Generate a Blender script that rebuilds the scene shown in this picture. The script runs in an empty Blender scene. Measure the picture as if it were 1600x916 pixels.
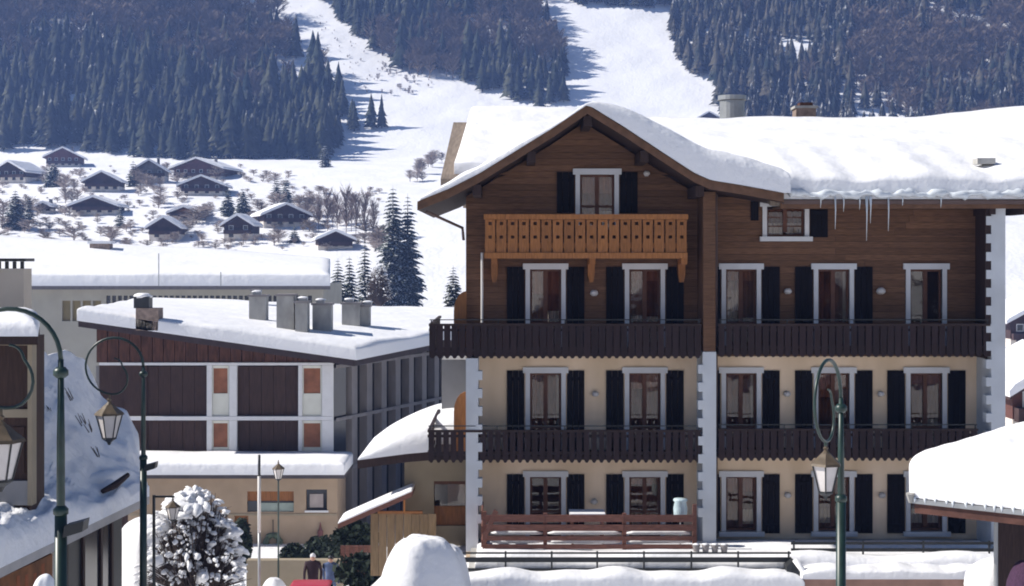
import bpy, bmesh, math, random
import numpy as np
from mathutils import Vector, Matrix
random.seed(7)
R = random.Random(11)
scn = bpy.context.scene
COL = scn.collection
PI = math.pi
rad = math.radians

# ------------------------------------------------------------------ camera, sky, sun, exposure
F = 2320.0          # focal length in photo pixels (photo is 1600 wide)
CAMZ = 8.0          # eye height above the street in front of the chalet
HV = 400.0          # photo row of the horizon
cam_d = bpy.data.cameras.new('camera'); cam = bpy.data.objects.new('camera', cam_d); COL.objects.link(cam)
cam.location = (0, 0, CAMZ); cam.rotation_euler = (PI/2, 0, 0)
cam_d.sensor_width = 36; cam_d.lens = 36*F/1600
cam_d.shift_y = -(458-HV)/1600
cam_d.clip_start = 0.1; cam_d.clip_end = 5000
scn.camera = cam
SUN_E, SUN_PHI = rad(39), rad(89)     # elevation; degrees to the left of the view direction
w = bpy.data.worlds.new('World'); scn.world = w; w.use_nodes = True
nt = w.node_tree; nt.nodes.clear()
sky = nt.nodes.new('ShaderNodeTexSky'); sky.sky_type = 'NISHITA'; sky.sun_disc = False
sky.sun_elevation = SUN_E; sky.sun_rotation = -SUN_PHI
sky.altitude = 1000; sky.air_density = 1.0; sky.dust_density = 0.1; sky.ozone_density = 4.0
bg = nt.nodes.new('ShaderNodeBackground'); bg.inputs[1].default_value = 0.05
wo = nt.nodes.new('ShaderNodeOutputWorld')
nt.links.new(sky.outputs[0], bg.inputs[0]); nt.links.new(bg.outputs[0], wo.inputs[0])
sd = bpy.data.lights.new('sun', 'SUN'); sd.energy = 5.0; sd.angle = rad(0.5); sd.color = (1, .95, .87)
sun = bpy.data.objects.new('sun', sd); COL.objects.link(sun)
SDIR = Vector((-math.cos(SUN_E)*math.sin(SUN_PHI), math.cos(SUN_E)*math.cos(SUN_PHI), math.sin(SUN_E)))
sun.rotation_euler = SDIR.to_track_quat('Z', 'Y').to_euler(); sun.location = (-30, 10, 60)
vs = scn.view_settings; vs.view_transform = 'Standard'; vs.look = 'None'; vs.gamma = 1; vs.use_curve_mapping = False
vs.exposure = 0.5
scn.render.engine = 'CYCLES'
scn.cycles.use_denoising = True
scn.cycles.max_bounces = 8; scn.cycles.transparent_max_bounces = 12; scn.cycles.volume_bounces = 1
scn.cycles.filter_width = 1.9
scn.cycles.volume_step_rate = 5

# ------------------------------------------------------------------ measuring: photo pixel + distance -> metres
def X(u, Y): return (u-800)*Y/F
def Z(v, Y): return CAMZ+(HV-v)*Y/F
def P(u, v, Y): return Vector((X(u, Y), Y, Z(v, Y)))
def proj(x, y, z): return 800+x*F/y, HV-(z-CAMZ)*F/y
def sm(a, b, t):
    t = min(1, max(0, (t-a)/(b-a))); return t*t*(3-2*t)

# ------------------------------------------------------------------ materials
MATS = {}
def mat(name, col, rough=.8, var=.15, scale=3., stretch=(1, 1, 1), bump=0., spec=.25, rnd=0., col2=None, metal=0., detail=4):
    if name in MATS: return MATS[name]
    m = bpy.data.materials.new(name); m.use_nodes = True; n = m.node_tree; L = n.links
    b = n.nodes['Principled BSDF']
    b.inputs['Roughness'].default_value = rough; b.inputs['Specular IOR Level'].default_value = spec; b.inputs['Metallic'].default_value = metal
    g = n.nodes.new('ShaderNodeNewGeometry'); mp = n.nodes.new('ShaderNodeMapping'); mp.inputs['Scale'].default_value = stretch
    L.new(g.outputs['Position'], mp.inputs[0])
    no = n.nodes.new('ShaderNodeTexNoise'); no.inputs['Scale'].default_value = scale; no.inputs['Detail'].default_value = detail
    L.new(mp.outputs[0], no.inputs[0])
    r = n.nodes.new('ShaderNodeValToRGB'); r.color_ramp.elements[0].position = .3; r.color_ramp.elements[1].position = .7
    c0 = [max(0, c*(1-var)) for c in col]; c1 = [min(1, c*(1+var)) for c in (col2 or col)]
    r.color_ramp.elements[0].color = (*c0, 1); r.color_ramp.elements[1].color = (*c1, 1)
    L.new(no.outputs[0], r.inputs[0]); out = r.outputs[0]
    if rnd:
        oi = n.nodes.new('ShaderNodeObjectInfo'); mr = n.nodes.new('ShaderNodeMapRange')
        mr.inputs['To Min'].default_value = 1-rnd; mr.inputs['To Max'].default_value = 1+rnd
        L.new(oi.outputs['Random'], mr.inputs[0])
        vm = n.nodes.new('ShaderNodeVectorMath'); vm.operation = 'SCALE'
        L.new(out, vm.inputs[0]); L.new(mr.outputs[0], vm.inputs['Scale']); out = vm.outputs[0]
    L.new(out, b.inputs['Base Color'])
    if bump:
        bp = n.nodes.new('ShaderNodeBump'); bp.inputs['Strength'].default_value = bump; bp.inputs['Distance'].default_value = .05
        L.new(no.outputs[0], bp.inputs['Height']); L.new(bp.outputs[0], b.inputs['Normal'])
    MATS[name] = m; return m

def snow_mat(name, col, s1, s2, d1, d2):
    m = bpy.data.materials.new(name); m.use_nodes = True; n = m.node_tree; L = n.links
    b = n.nodes['Principled BSDF']; b.inputs['Base Color'].default_value = (*col, 1); b.inputs['Roughness'].default_value = .65
    b.inputs['Specular IOR Level'].default_value = .2
    g = n.nodes.new('ShaderNodeNewGeometry')
    prev = None
    for s, d in ((s1, d1), (s2, d2)):
        no = n.nodes.new('ShaderNodeTexNoise'); no.inputs['Scale'].default_value = s; no.inputs['Detail'].default_value = 5
        L.new(g.outputs['Position'], no.inputs[0])
        bp = n.nodes.new('ShaderNodeBump'); bp.inputs['Strength'].default_value = .6; bp.inputs['Distance'].default_value = d
        L.new(no.outputs[0], bp.inputs['Height'])
        if prev: L.new(prev.outputs[0], bp.inputs['Normal'])
        prev = bp
    L.new(prev.outputs[0], b.inputs['Normal'])
    MATS[name] = m; return m

def foliage_mat(name, a, bcol, snow, thr, nscale, patch=.1):
    """needles with snow lying on the faces that look up"""
    m = bpy.data.materials.new(name); m.use_nodes = True; n = m.node_tree; L = n.links
    b = n.nodes['Principled BSDF']; b.inputs['Roughness'].default_value = .9; b.inputs['Specular IOR Level'].default_value = .1
    g = n.nodes.new('ShaderNodeNewGeometry')
    no = n.nodes.new('ShaderNodeTexNoise'); no.inputs['Scale'].default_value = nscale; no.inputs['Detail'].default_value = 3
    L.new(g.outputs['Position'], no.inputs[0])
    r = n.nodes.new('ShaderNodeValToRGB'); r.color_ramp.elements[0].position = .35; r.color_ramp.elements[1].position = .65
    r.color_ramp.elements[0].color = (*a, 1); r.color_ramp.elements[1].color = (*bcol, 1)
    L.new(no.outputs[0], r.inputs[0])
    n2 = n.nodes.new('ShaderNodeTexNoise'); n2.inputs['Scale'].default_value = nscale*4; n2.inputs['Detail'].default_value = 2
    L.new(g.outputs['Position'], n2.inputs[0])
    sx = n.nodes.new('ShaderNodeSeparateXYZ'); L.new(g.outputs['Normal'], sx.inputs[0])
    ab = n.nodes.new('ShaderNodeMath'); ab.operation = 'ABSOLUTE'; L.new(sx.outputs[2], ab.inputs[0])
    mu = n.nodes.new('ShaderNodeMath'); mu.operation = 'MULTIPLY'; L.new(ab.outputs[0], mu.inputs[0]); L.new(n2.outputs[0], mu.inputs[1])
    mr = n.nodes.new('ShaderNodeMapRange'); mr.inputs['From Min'].default_value = thr; mr.inputs['From Max'].default_value = thr+.08
    mr.inputs['To Max'].default_value = snow
    L.new(mu.outputs[0], mr.inputs[0])
    n3 = n.nodes.new('ShaderNodeTexNoise'); n3.inputs['Scale'].default_value = nscale*.22; n3.inputs['Detail'].default_value = 3
    L.new(g.outputs['Position'], n3.inputs[0])
    pm = n.nodes.new('ShaderNodeMapRange'); pm.inputs['From Min'].default_value = .42; pm.inputs['From Max'].default_value = .62; pm.inputs['To Min'].default_value = patch
    L.new(n3.outputs[0], pm.inputs[0])
    pq = n.nodes.new('ShaderNodeMath'); pq.operation = 'MULTIPLY'; L.new(pm.outputs[0], pq.inputs[0]); L.new(mr.outputs[0], pq.inputs[1]); mr = pq
    dk = n.nodes.new('ShaderNodeMapRange'); dk.inputs['From Min'].default_value = .35; dk.inputs['From Max'].default_value = .68; dk.inputs['To Min'].default_value = 1.5; dk.inputs['To Max'].default_value = .55
    L.new(n3.outputs[0], dk.inputs[0])
    vm = n.nodes.new('ShaderNodeVectorMath'); vm.operation = 'SCALE'; L.new(r.outputs[0], vm.inputs[0]); L.new(dk.outputs[0], vm.inputs['Scale']); r = vm
    mx = n.nodes.new('ShaderNodeMix'); mx.data_type = 'RGBA'
    L.new(mr.outputs[0], mx.inputs[0]); L.new(r.outputs[0], mx.inputs[6]); mx.inputs[7].default_value = (.8, .82, .86, 1)
    L.new(mx.outputs[2], b.inputs['Base Color'])
    MATS[name] = m; return m

def glass_mat(name, tint, fac, rough=.02):
    m = bpy.data.materials.new(name); m.use_nodes = True; n = m.node_tree; L = n.links; n.nodes.clear()
    o = n.nodes.new('ShaderNodeOutputMaterial'); t = n.nodes.new('ShaderNodeBsdfTransparent'); t.inputs[0].default_value = (*tint, 1)
    gl = n.nodes.new('ShaderNodeBsdfGlossy'); gl.inputs['Roughness'].default_value = rough
    g = n.nodes.new('ShaderNodeNewGeometry'); no = n.nodes.new('ShaderNodeTexNoise'); no.inputs['Scale'].default_value = 1.3
    L.new(g.outputs['Position'], no.inputs[0])
    bp = n.nodes.new('ShaderNodeBump'); bp.inputs['Strength'].default_value = .25; bp.inputs['Distance'].default_value = .02
    L.new(no.outputs[0], bp.inputs['Height']); L.new(bp.outputs[0], gl.inputs['Normal'])
    mx = n.nodes.new('ShaderNodeMixShader'); mx.inputs[0].default_value = fac
    L.new(t.outputs[0], mx.inputs[1]); L.new(gl.outputs[0], mx.inputs[2]); L.new(mx.outputs[0], o.inputs[0])
    MATS[name] = m; return m

SNOW = snow_mat('snow', (.83, .83, .85), 1.2, 9, .12, .02)
SNOWFAR = snow_mat('snow_far', (.82, .82, .84), .12, 1.1, .9, .25)
SNOWR = snow_mat('rough_snow', (.83, .83, .85), 1.0, 6, .3, .05)
ICE = mat('ice', (.62, .66, .70), .3, .1, 6, spec=.6)
WOOD = mat('brown_plank', (.15, .078, .044), .75, .35, 6, (.5, 1, 9), .15, .2, .22)
WOODD = mat('dark_wood', (.035, .02, .018), .7, .3, 6, (6, 6, .6), .1, .25, .12)
WOODRAIL = mat('balcony_wood', (.026, .014, .015), .7, .3, 6, (6, 6, .6), .1, .25, .2)
BARGE = mat('bargeboard_wood', (.14, .075, .045), .7, .25, 5, (1, 1, 1), .1)
ORANGE = mat('honey_wood', (.29, .115, .035), .6, .25, 5, (6, 6, .7), .1, .3, .16)
CREAM = mat('cream_plaster', (.80, .60, .40), .9, .15, 1.1, (1, 1, .3), bump=.1, col2=(.80, .63, .47), detail=8)
WHITE = mat('white_paint', (.64, .64, .66), .6, .05, 3)
QUOIN = mat('white_render', (.56, .58, .61), .85, .12, 1.1, bump=.08)
GREYP = mat('grey_plaster', (.25, .245, .25), .9, .1, 1.5, bump=.06)
TANP = mat('tan_plaster', (.30, .25, .18), .9, .1, 1.5, bump=.06)
SHUT = mat('shutter_paint', (.009, .007, .009), .7, .2, 5, (6, 6, .7), .05, .08, .15)
CASE = mat('window_wood', (.12, .05, .03), .6, .2, 6)
INT = mat('room_wood', (.07, .03, .018), .8, .4, 1.5)
CURT = mat('curtain_cloth', (.66, .63, .6), .9, .1, 4, (9, 9, 1))
CURTR = mat('red_curtain_cloth', (.30, .12, .07), .9, .25, 4, (9, 9, 1))
INNER = mat('room_tone_brown', (.20, .075, .04), .9, .5, 2.2, (1, 1, .7))  # brown of the added sheets that imitate lit rooms
GLASS = glass_mat('window_glass', (.85, .81, .77), .05)
METAL = mat('grey_metal', (.32, .33, .34), .45, .1, 4, metal=.5)
PIPE = mat('pipe_paint', (.62, .6, .58), .5, .05, 4)
PIPEB = mat('brown_pipe_paint', (.12, .08, .07), .5, .1, 4)
BLACK = mat('black_iron', (.02, .022, .024), .5, .2, 6, spec=.4)
GREEN = mat('green_lamp_paint', (.012, .032, .026), .4, .3, 5, spec=.5)
LAMPB = mat('bronze_lamp_roof', (.12, .09, .06), .5, .3, 9)
LAMPG = mat('frosted_lamp_glass', (.62, .58, .56), .35, .08, 5)
CONC = mat('concrete', (.36, .35, .33), .9, .25, 2, (1, 1, .5), .1)
MODW = mat('dark_panel_wood', (.046, .025, .02), .7, .3, 4, (5, 5, .5), .08)
MODR = mat('red_brown_boards', (.075, .032, .022), .75, .45, 3, (3, 3, .6), .08)
MODRP = mat('russet_panel', (.25, .10, .055), .6, .3, 2)
MODC = mat('cream_panel', (.62, .62, .56), .7, .05, 2)
MODG = mat('grey_pillar', (.24, .22, .22), .8, .15, 2, (1, 1, .4))
DARKGL = mat('dark_glass', (.02, .022, .03), .15, .3, 2, spec=.5)
STONE = mat('stone_masonry', (.25, .19, .16), .9, .3, 6, bump=.2)
PINKW = mat('pink_wall', (.36, .22, .18), .9, .2, 2, bump=.1)
REDW = mat('red_brown_fence_wood', (.17, .075, .055), .7, .3, 5, (1, 6, 6), .1, .25, .15)
TANB = mat('tan_boards', (.19, .13, .075), .8, .25, 4, (6, 6, .6), .08, .2, .12)
SPRUCE = foliage_mat('spruce_needles', (.010, .017, .014), (.032, .04, .028), .8, .45, .8, .8)
FOREST = foliage_mat('forest_needles', (.008, .015, .015), (.05, .052, .034), .4, .49, .09)
FORESTW = foliage_mat('dusted_needles', (.010, .017, .016), (.062, .055, .04), .55, .42, .1)
BARK = mat('bark', (.06, .045, .04), .9, .3, 5)
TWIG = mat('bare_twigs', (.15, .115, .085), .9, .45, .05)
DARKBUSH = mat('dark_leaves', (.016, .026, .016), .8, .5, 6)

# ------------------------------------------------------------------ mesh building
def wl(o):
    v = Vector((0, 0, 0))
    while o is not None: v = v+o.location; o = o.parent
    return v
def tag(o, label=None, cat=None, group=None, kind=None):
    if label: o['label'] = label
    if cat: o['category'] = cat
    if group: o['group'] = group
    if kind: o['kind'] = kind
    return o
def thing(name, loc, label, cat, group=None):
    o = bpy.data.objects.new(name, None); COL.objects.link(o); o.location = loc; o.empty_display_size = .2
    return tag(o, label, cat, group)
class MB:
    def __init__(s): s.v = []; s.f = []
    def add(s, vs_, fs):
        k = len(s.v); s.v += [tuple(p) for p in vs_]; s.f += [tuple(i+k for i in f) for f in fs]; return s
    def box(s, x0, x1, y0, y1, z0, z1):
        return s.add([(x0, y0, z0), (x1, y0, z0), (x1, y1, z0), (x0, y1, z0), (x0, y0, z1), (x1, y0, z1), (x1, y1, z1), (x0, y1, z1)],
                     [(0, 3, 2, 1), (4, 5, 6, 7), (0, 1, 5, 4), (1, 2, 6, 5), (2, 3, 7, 6), (3, 0, 4, 7)])
    def pbox(s, u0, u1, v0, v1, Y, dep):     # a box whose front face was measured as a photo rectangle at distance Y
        return s.box(X(u0, Y), X(u1, Y), Y, Y+dep, Z(v1, Y), Z(v0, Y))
    def prism(s, poly, y0, y1):               # poly in (x,z), extruded in y
        n = len(poly)
        a = sum(poly[i][0]*poly[(i+1) % n][1]-poly[(i+1) % n][0]*poly[i][1] for i in range(n))
        if a < 0: poly = poly[::-1]
        s.add([(p[0], y0, p[1]) for p in poly]+[(p[0], y1, p[1]) for p in poly],
              [tuple(range(n)), tuple(range(2*n-1, n-1, -1))]+[(i, i+n, (i+1) % n+n, (i+1) % n)[::1] for i in range(n)])
        return s
    def hexa(s, b, t):                        # b, t: four bottom and four top corners, same order
        return s.add(list(b)+list(t), [(3, 2, 1, 0), (4, 5, 6, 7), (0, 1, 5, 4), (1, 2, 6, 5), (2, 3, 7, 6), (3, 0, 4, 7)])
    def tube(s, pts, r, n=8, caps=True):
        pts = [Vector(p) for p in pts]; m = len(pts); rs = r if isinstance(r, (list, tuple)) else [r]*m
        k = len(s.v); prev = None
        for i, p in enumerate(pts):
            d = (pts[min(i+1, m-1)]-pts[max(i-1, 0)]).normalized()
            if prev is None: a = d.orthogonal().normalized()
            else: a = (prev-d*prev.dot(d)).normalized()
            prev = a; b = d.cross(a)
            for j in range(n):
                q = p+(a*math.cos(2*PI*j/n)+b*math.sin(2*PI*j/n))*rs[i]; s.v.append(tuple(q))
        for i in range(m-1):
            for j in range(n):
                s.f.append((k+i*n+j, k+i*n+(j+1) % n, k+(i+1)*n+(j+1) % n, k+(i+1)*n+j))
        if caps: s.f.append(tuple(k+j for j in range(n))[::-1]); s.f.append(tuple(k+(m-1)*n+j for j in range(n)))
        return s
    def lathe(s, c, prof, n=12, rot=0):       # prof: (radius, z)
        k = len(s.v); m = len(prof)
        for r, z in prof:
            for j in range(n): s.v.append((c[0]+r*math.cos(2*PI*j/n+rot), c[1]+r*math.sin(2*PI*j/n+rot), c[2]+z))
        for i in range(m-1):
            for j in range(n): s.f.append((k+i*n+j, k+i*n+(j+1) % n, k+(i+1)*n+(j+1) % n, k+(i+1)*n+j))
        s.f.append(tuple(k+j for j in range(n))[::-1]); s.f.append(tuple(k+(m-1)*n+j for j in range(n))); return s
    def grid(s, fn, nu, nv):
        k = len(s.v)
        for i in range(nu+1):
            for j in range(nv+1): s.v.append(tuple(fn(i/nu, j/nv)))
        for i in range(nu):
            for j in range(nv):
                a = k+i*(nv+1)+j; s.f.append((a, a+nv+1, a+nv+2, a+1))
        return s
    def blob(s, c, r, seed=0, n=8, amp=.2):
        k = len(s.v); rr = random.Random(seed); ph = [rr.random()*6 for _ in range(4)]
        for i in range(n+1):
            th = PI*i/n
            for j in range(n*2):
                f = 2*PI*j/(n*2); q = 1+amp*(math.sin(3*f+ph[0])*math.sin(2*th+ph[1])+.6*math.sin(5*f+ph[2])*math.sin(3*th+ph[3]))*math.sin(th)
                s.v.append((c[0]+r[0]*q*math.sin(th)*math.cos(f), c[1]+r[1]*q*math.sin(th)*math.sin(f), c[2]+r[2]*q*math.cos(th)))
        m = n*2
        for i in range(n):
            for j in range(m): s.f.append((k+i*m+j, k+(i+1)*m+j, k+(i+1)*m+(j+1) % m, k+i*m+(j+1) % m))
        return s
    def build(s, name, m, parent=None, smooth=False, label=None, center=True):
        me = bpy.data.meshes.new(name)
        a = np.array(s.v, dtype=float)
        c = np.array([0., 0, 0])
        if center: c = (a.min(0)+a.max(0))/2; c[2] = a[:, 2].min()
        me.from_pydata((a-c).tolist(), [], s.f); me.materials.append(m)
        if smooth: me.polygons.foreach_set('use_smooth', [True]*len(me.polygons))
        me.update()
        o = bpy.data.objects.new(name, me); COL.objects.link(o)
        if parent is not None:
            o.parent = parent; o.location = Vector(c)-wl(parent)
        else: o.location = c
        if label: o['label'] = label
        return o
def dup(o, loc, parent):                      # another piece that shares the mesh (loc in world metres)
    c = o.copy(); COL.objects.link(c); c.parent = parent; c.location = Vector(loc)-(wl(parent) if parent else Vector()); return c
def rect_minus(x0, x1, z0, z1, holes):
    zs = sorted({z0, z1, *[h[2] for h in holes if z0 < h[2] < z1], *[h[3] for h in holes if z0 < h[3] < z1]})
    out = []
    for a, b in zip(zs, zs[1:]):
        iv = [(x0, x1)]
        for h in holes:
            if h[2] < (a+b)/2 < h[3]:
                nv = []
                for p, q in iv:
                    if h[1] <= p or h[0] >= q: nv.append((p, q)); continue
                    if h[0] > p: nv.append((p, h[0]))
                    if h[1] < q: nv.append((h[1], q))
                iv = nv
        out += [(p, q, a, b) for p, q in iv]
    return out
def nz(x, y, s=1., k=0):                      # cheap smooth noise
    x *= s; y *= s
    return (math.sin(x*1.3+y*.7+k)+math.sin(-x*.8+y*1.9+1.7*k+1)+math.sin(x*2.3+y*2.9+k*.6+2)*.6+math.sin(x*4.1-y*3.3+k)*.35)/2.95
def rnd_edge(d, r):
    if d >= r: return 1.
    d = max(d, 0)/r; return math.sqrt(max(0, 1-(1-d)**2))
def snow_sheet(name, base, nu, nv, thick, edges, r, parent, seed=0, amp=.05, nsc=1.2, m=None, lip=.45, label=None):
    """snow lying on the surface base(a,b); edges: which of a0,a1,b0,b1 are free and rounded; the skirt closes down to the base"""
    def th(p):
        a, b = p; q = base(a, b); f = 1.
        if 'a0' in edges: f = min(f, rnd_edge((q-base(0, b)).length, r))
        if 'a1' in edges: f = min(f, rnd_edge((q-base(1, b)).length, r))
        if 'b0' in edges: f = min(f, rnd_edge((q-base(a, 0)).length, r))
        if 'b1' in edges: f = min(f, rnd_edge((q-base(a, 1)).length, r))
        t = thick(a, b) if callable(thick) else thick
        return t*(lip+(1-lip)*f)+amp*f*nz(q.x+q.z, q.y+.6*q.z, nsc, seed)
    # finer rows near the free edges
    def warp(t, lo, hi):
        if lo and hi: return .5-.5*math.cos(PI*t)
        if lo: return t**1.8
        if hi: return 1-(1-t)**1.8
        return t
    A = [warp(i/nu, 'a0' in edges, 'a1' in edges) for i in range(nu+1)]; B = [warp(j/nv, 'b0' in edges, 'b1' in edges) for j in range(nv+1)]
    mb = MB()
    top = {}; bot = {}
    for i, a in enumerate(A):
        for j, b in enumerate(B):
            q = base(a, b); top[i, j] = len(mb.v); mb.v.append((q.x, q.y, q.z+th((a, b))))
    for i, a in enumerate(A):
        for j, b in enumerate(B):
            if i in (0, nu) or j in (0, nv):
                q = base(a, b); bot[i, j] = len(mb.v); mb.v.append((q.x, q.y, q.z))
    for i in range(nu):
        for j in range(nv): mb.f.append((top[i, j], top[i+1, j], top[i+1, j+1], top[i, j+1]))
    for i in range(nu):
        mb.f.append((bot[i, 0], bot[i+1, 0], top[i+1, 0], top[i, 0])); mb.f.append((top[i, nv], top[i+1, nv], bot[i+1, nv], bot[i, nv]))
    for j in range(nv):
        mb.f.append((top[0, j], top[0, j+1], bot[0, j+1], bot[0, j])); mb.f.append((bot[nu, j], bot[nu, j+1], top[nu, j+1], top[nu, j]))
    o = mb.build(name, m or SNOW, parent, True, label)
    return o
def bil(p00, p10, p11, p01):
    p00, p10, p11, p01 = map(Vector, (p00, p10, p11, p01))
    return lambda a, b: (p00*(1-a)+p10*a)*(1-b)+(p01*(1-a)+p11*a)*b
def lerp_pts(pts, x):
    if x <= pts[0][0]: return pts[0][1]
    for (a, b), (c, d) in zip(pts, pts[1:]):
        if x <= c: return b+(d-b)*(x-a)/(c-a)
    return pts[-1][1]

# ------------------------------------------------------------------ ground: one sheet, street to mountainside
PROF = [(-160, 34), (-70, 5), (-30, 0), (24, 0), (34, -1), (46, -3), (62, -4.8), (80, -5.5), (130, -6), (200, -4.5), (255, -2.2), (300, 9.5), (340, 17), (390, 24), (460, 34),
        (560, 45), (600, 66), (700, 128), (800, 192), (1000, 320)]
PY = np.array([p[0] for p in PROF], float); PZ = np.array([p[1] for p in PROF], float)
def prof(y):
    t = 0
    w_ = 4 if y < 100 else 14
    for d, k in ((-1, .25), (0, .5), (1, .25)): t += k*np.interp(y+d*w_, PY, PZ)
    return float(t)
def ground(x, y):
    z = prof(y)
    if 10 < y < 120:
        s = sm(-5.5, -2.0, x)*(1-sm(60, 110, y))*sm(20, 30, y); z = z*(1-s)+(-.2)*s
    if y > 230:
        k = sm(230, 330, y)
        z += k*(1.1*nz(x, y, .018, 2)+.4*nz(x, y, .06, 5)+.45*nz(x, y, .16, 7)+.16*nz(x, y, .5, 3))
        z += sm(540, 700, y)*(5*nz(x, y, .012, 1)+1.2*nz(x, y, .05, 3))
    return z
def hit(u, v, y0=80, y1=980):                 # where the line of sight through a photo pixel meets the ground
    y = y0
    while y < y1:
        x = X(u, y)
        if Z(v, y) <= ground(x, y): return x, y, ground(x, y)
        y += 1.5
    return X(u, y1), y1, ground(X(u, y1), y1)
def make_ground():
    xs = sorted(set([-340+i*5 for i in range(137)]+[-16+i*.8 for i in range(41)]))
    ys = []; y = -160.
    while y < 960: ys.append(y); y += 8 if y < 0 else 1.5 if y < 70 else 3.5
    me = bpy.data.meshes.new('ground'); n = len(xs)
    v = [(x, y, ground(x, y)) for y in ys for x in xs]
    f = [(j*n+i, j*n+i+1, (j+1)*n+i+1, (j+1)*n+i) for j in range(len(ys)-1) for i in range(n-1)]
    me.from_pydata(v, [], f); me.materials.append(SNOWFAR); me.polygons.foreach_set('use_smooth', [True]*len(f)); me.update()
    o = bpy.data.objects.new('ground', me); COL.objects.link(o); o['kind'] = 'structure'
make_ground()

# ================================================================== the big chalet
Y0 = 40.0                                     # facade plane; 58 px per metre
YB = 38.75                                    # front of the balconies and of the white fins
fx = lambda u: X(u, Y0)
fz = lambda v: Z(v, Y0)
chalet = thing('chalet', (fx(1120), Y0, 0), 'large four-storey mountain chalet with brown timber upper floors, cream lower floors and dark balconies', 'chalet')
ZW = fz(557)                                  # plaster below, timber above
# openings: (u0,u1,v0,v1) = outside of the white surround, kind, side shutters, curtain style
UC = [(820, 885), (975, 1040), (1126, 1190), (1270, 1335), (1414, 1480)]
OPEN = []
for i, (a, b) in enumerate(UC):
    OPEN.append((a, b, 413, 551, 'door', 'LR' if i < 4 else '', ['lace', 'half', 'half', 'drape', 'dark'][i]))
    OPEN.append((a, b, 575, 714, 'door', 'LR', ['drape', 'valance', 'drape', 'lace', 'half'][i]))
OPEN.append((898, 968, 265, 368, 'door', 'LR', 'lace'))
OPEN.append((1190, 1265, 315, 378, 'window', 'R', 'half'))
for i, (a, b) in enumerate(UC):
    OPEN.append((a, b, 737, 838 if i > 1 else 846, 'window' if i > 1 else 'door', 'LR', ['dark', 'half', 'lace', 'half', 'half'][i]))
BW = 8/58
holes = [(fx(a)+BW, fx(b)-BW, (fz(d)+BW if k == 'window' else fz(d)), fz(c)-BW) for a, b, c, d, k, s_, q in OPEN]
# plaster wall with openings
XL, XR = fx(728), fx(1562)
mb = MB()
for r in rect_minus(XL, XR, -.6, ZW, holes): mb.box(r[0], r[1], Y0, Y0+.3, r[2], r[3])
mb.build('plaster_wall', CREAM, chalet)
# roof profile of the gable (top of the bargeboard), metres
YG = 38.0
gp = [(652, 316), (700, 297), (748, 273), (800, 241), (860, 204), (918, 165), (975, 200), (1040, 243), (1085, 272), (1110, 283), (1160, 291), (1225, 303)]
GP = [(X(u, YG), Z(v, YG)) for u, v in gp]
gz = lambda x: lerp_pts(GP, x)
SL = .26
def under(x): return gz(x)-SL
# backing behind the planks
mb = MB()
for r in rect_minus(XL, XR, ZW, 9.25, holes): mb.box(r[0], r[1], Y0+.06, Y0+.26, r[2], r[3])
for r in rect_minus(fx(768), fx(1072), 9.25, fz(263), holes): mb.box(r[0], r[1], Y0+.06, Y0+.26, r[2], r[3])
xa, xb = fx(768), fx(1072); zt = fz(263)
pts = [(xa, zt)]+[(x, under(x)) for x, z in GP if xa < x < xb and under(x) > zt]+[(xb, zt)]
mb.prism(pts, Y0+.06, Y0+.26)
for side in (0, 1):
    if side == 0: pl = [(XL, 9.25), (fx(768), 9.25), (fx(768), under(fx(768))), (XL, under(XL))]
    else: pl = [(fx(1072), 9.25), (fx(1215), 9.25), (fx(1215), max(9.26, under(fx(1215)))), (fx(1072), under(fx(1072)))]
    mb.prism(pl, Y0+.06, Y0+.26)
mb.build('timber_backing', WOODD, chalet)
mb = MB()
mb.box(XL, XL+.25, Y0+.3, 49.5, -.6, 9.6); mb.box(XR-.25, XR, Y0+.3, 49.5, -.6, 9.4); mb.box(XL, XR, 49.5, 49.8, -.6, 10)
mb.build('side_wall', GREYP, chalet)
mb = MB().box(XL+.26, XR-.26, 42.2, 42.3, -.5, 9.3)
for v in (557, 720, 864): mb.box(XL+.26, XR-.26, Y0+.31, 42.19, fz(v)-.1, fz(v)+.02)
for u in (905, 1095, 1230, 1375): mb.box(fx(u)-.05, fx(u)+.05, Y0+.31, 42.19, -.5, 9.2)
mb.build('inner_wall', INT, chalet)
# planks, row by row, butted between the openings
PH = .172
seams = [fx(1108), fx(1120)]
def lim(z):                                     # how far the gable wall reaches at height z
    a, b = XL, fx(1107)
    if under(a) < z: a = next((x/200 for x in range(int(XL*200), 390) if under(x/200) >= z), None)
    if under(b) < z: b = next((x/200 for x in range(int(b*200), 380, -1) if under(x/200) >= z), None)
    return (a, b) if a is not None and b is not None and b > a else None
z = ZW
while z < 12:
    z1 = z+PH-.008
    l0 = lim(z); l1 = lim(z1) or ((1.93, 1.94) if l0 else None)
    if l0 is None: break
    secs = [(*l0, l1)]
    if z < 9.45: secs.append((fx(1112), fx(1547), None))
    for (p, q, l1) in secs:
        for c in rect_minus(p, q, z, z1, holes):
            if c[1]-c[0] < .03 or c[3]-c[2] < .03: continue
            xm = c[0]+(c[1]-c[0])*R.uniform(.35, .65)
            for a, b in ([(c[0], c[1])] if c[1]-c[0] < 3.5 else [(c[0], xm-.004), (xm+.004, c[1])]):
                ta = a if (l1 is None or a > p+.001) else max(a, l1[0]); tb_ = b if (l1 is None or b < q-.001) else min(b, l1[1])
                if tb_ <= ta: tb_ = ta+.01
                MB().prism([(a, c[2]), (b, c[2]), (tb_, c[3]), (ta, c[3])], Y0+R.uniform(0, .012), Y0+.055).build('plank', WOOD, chalet)
    z += PH

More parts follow.
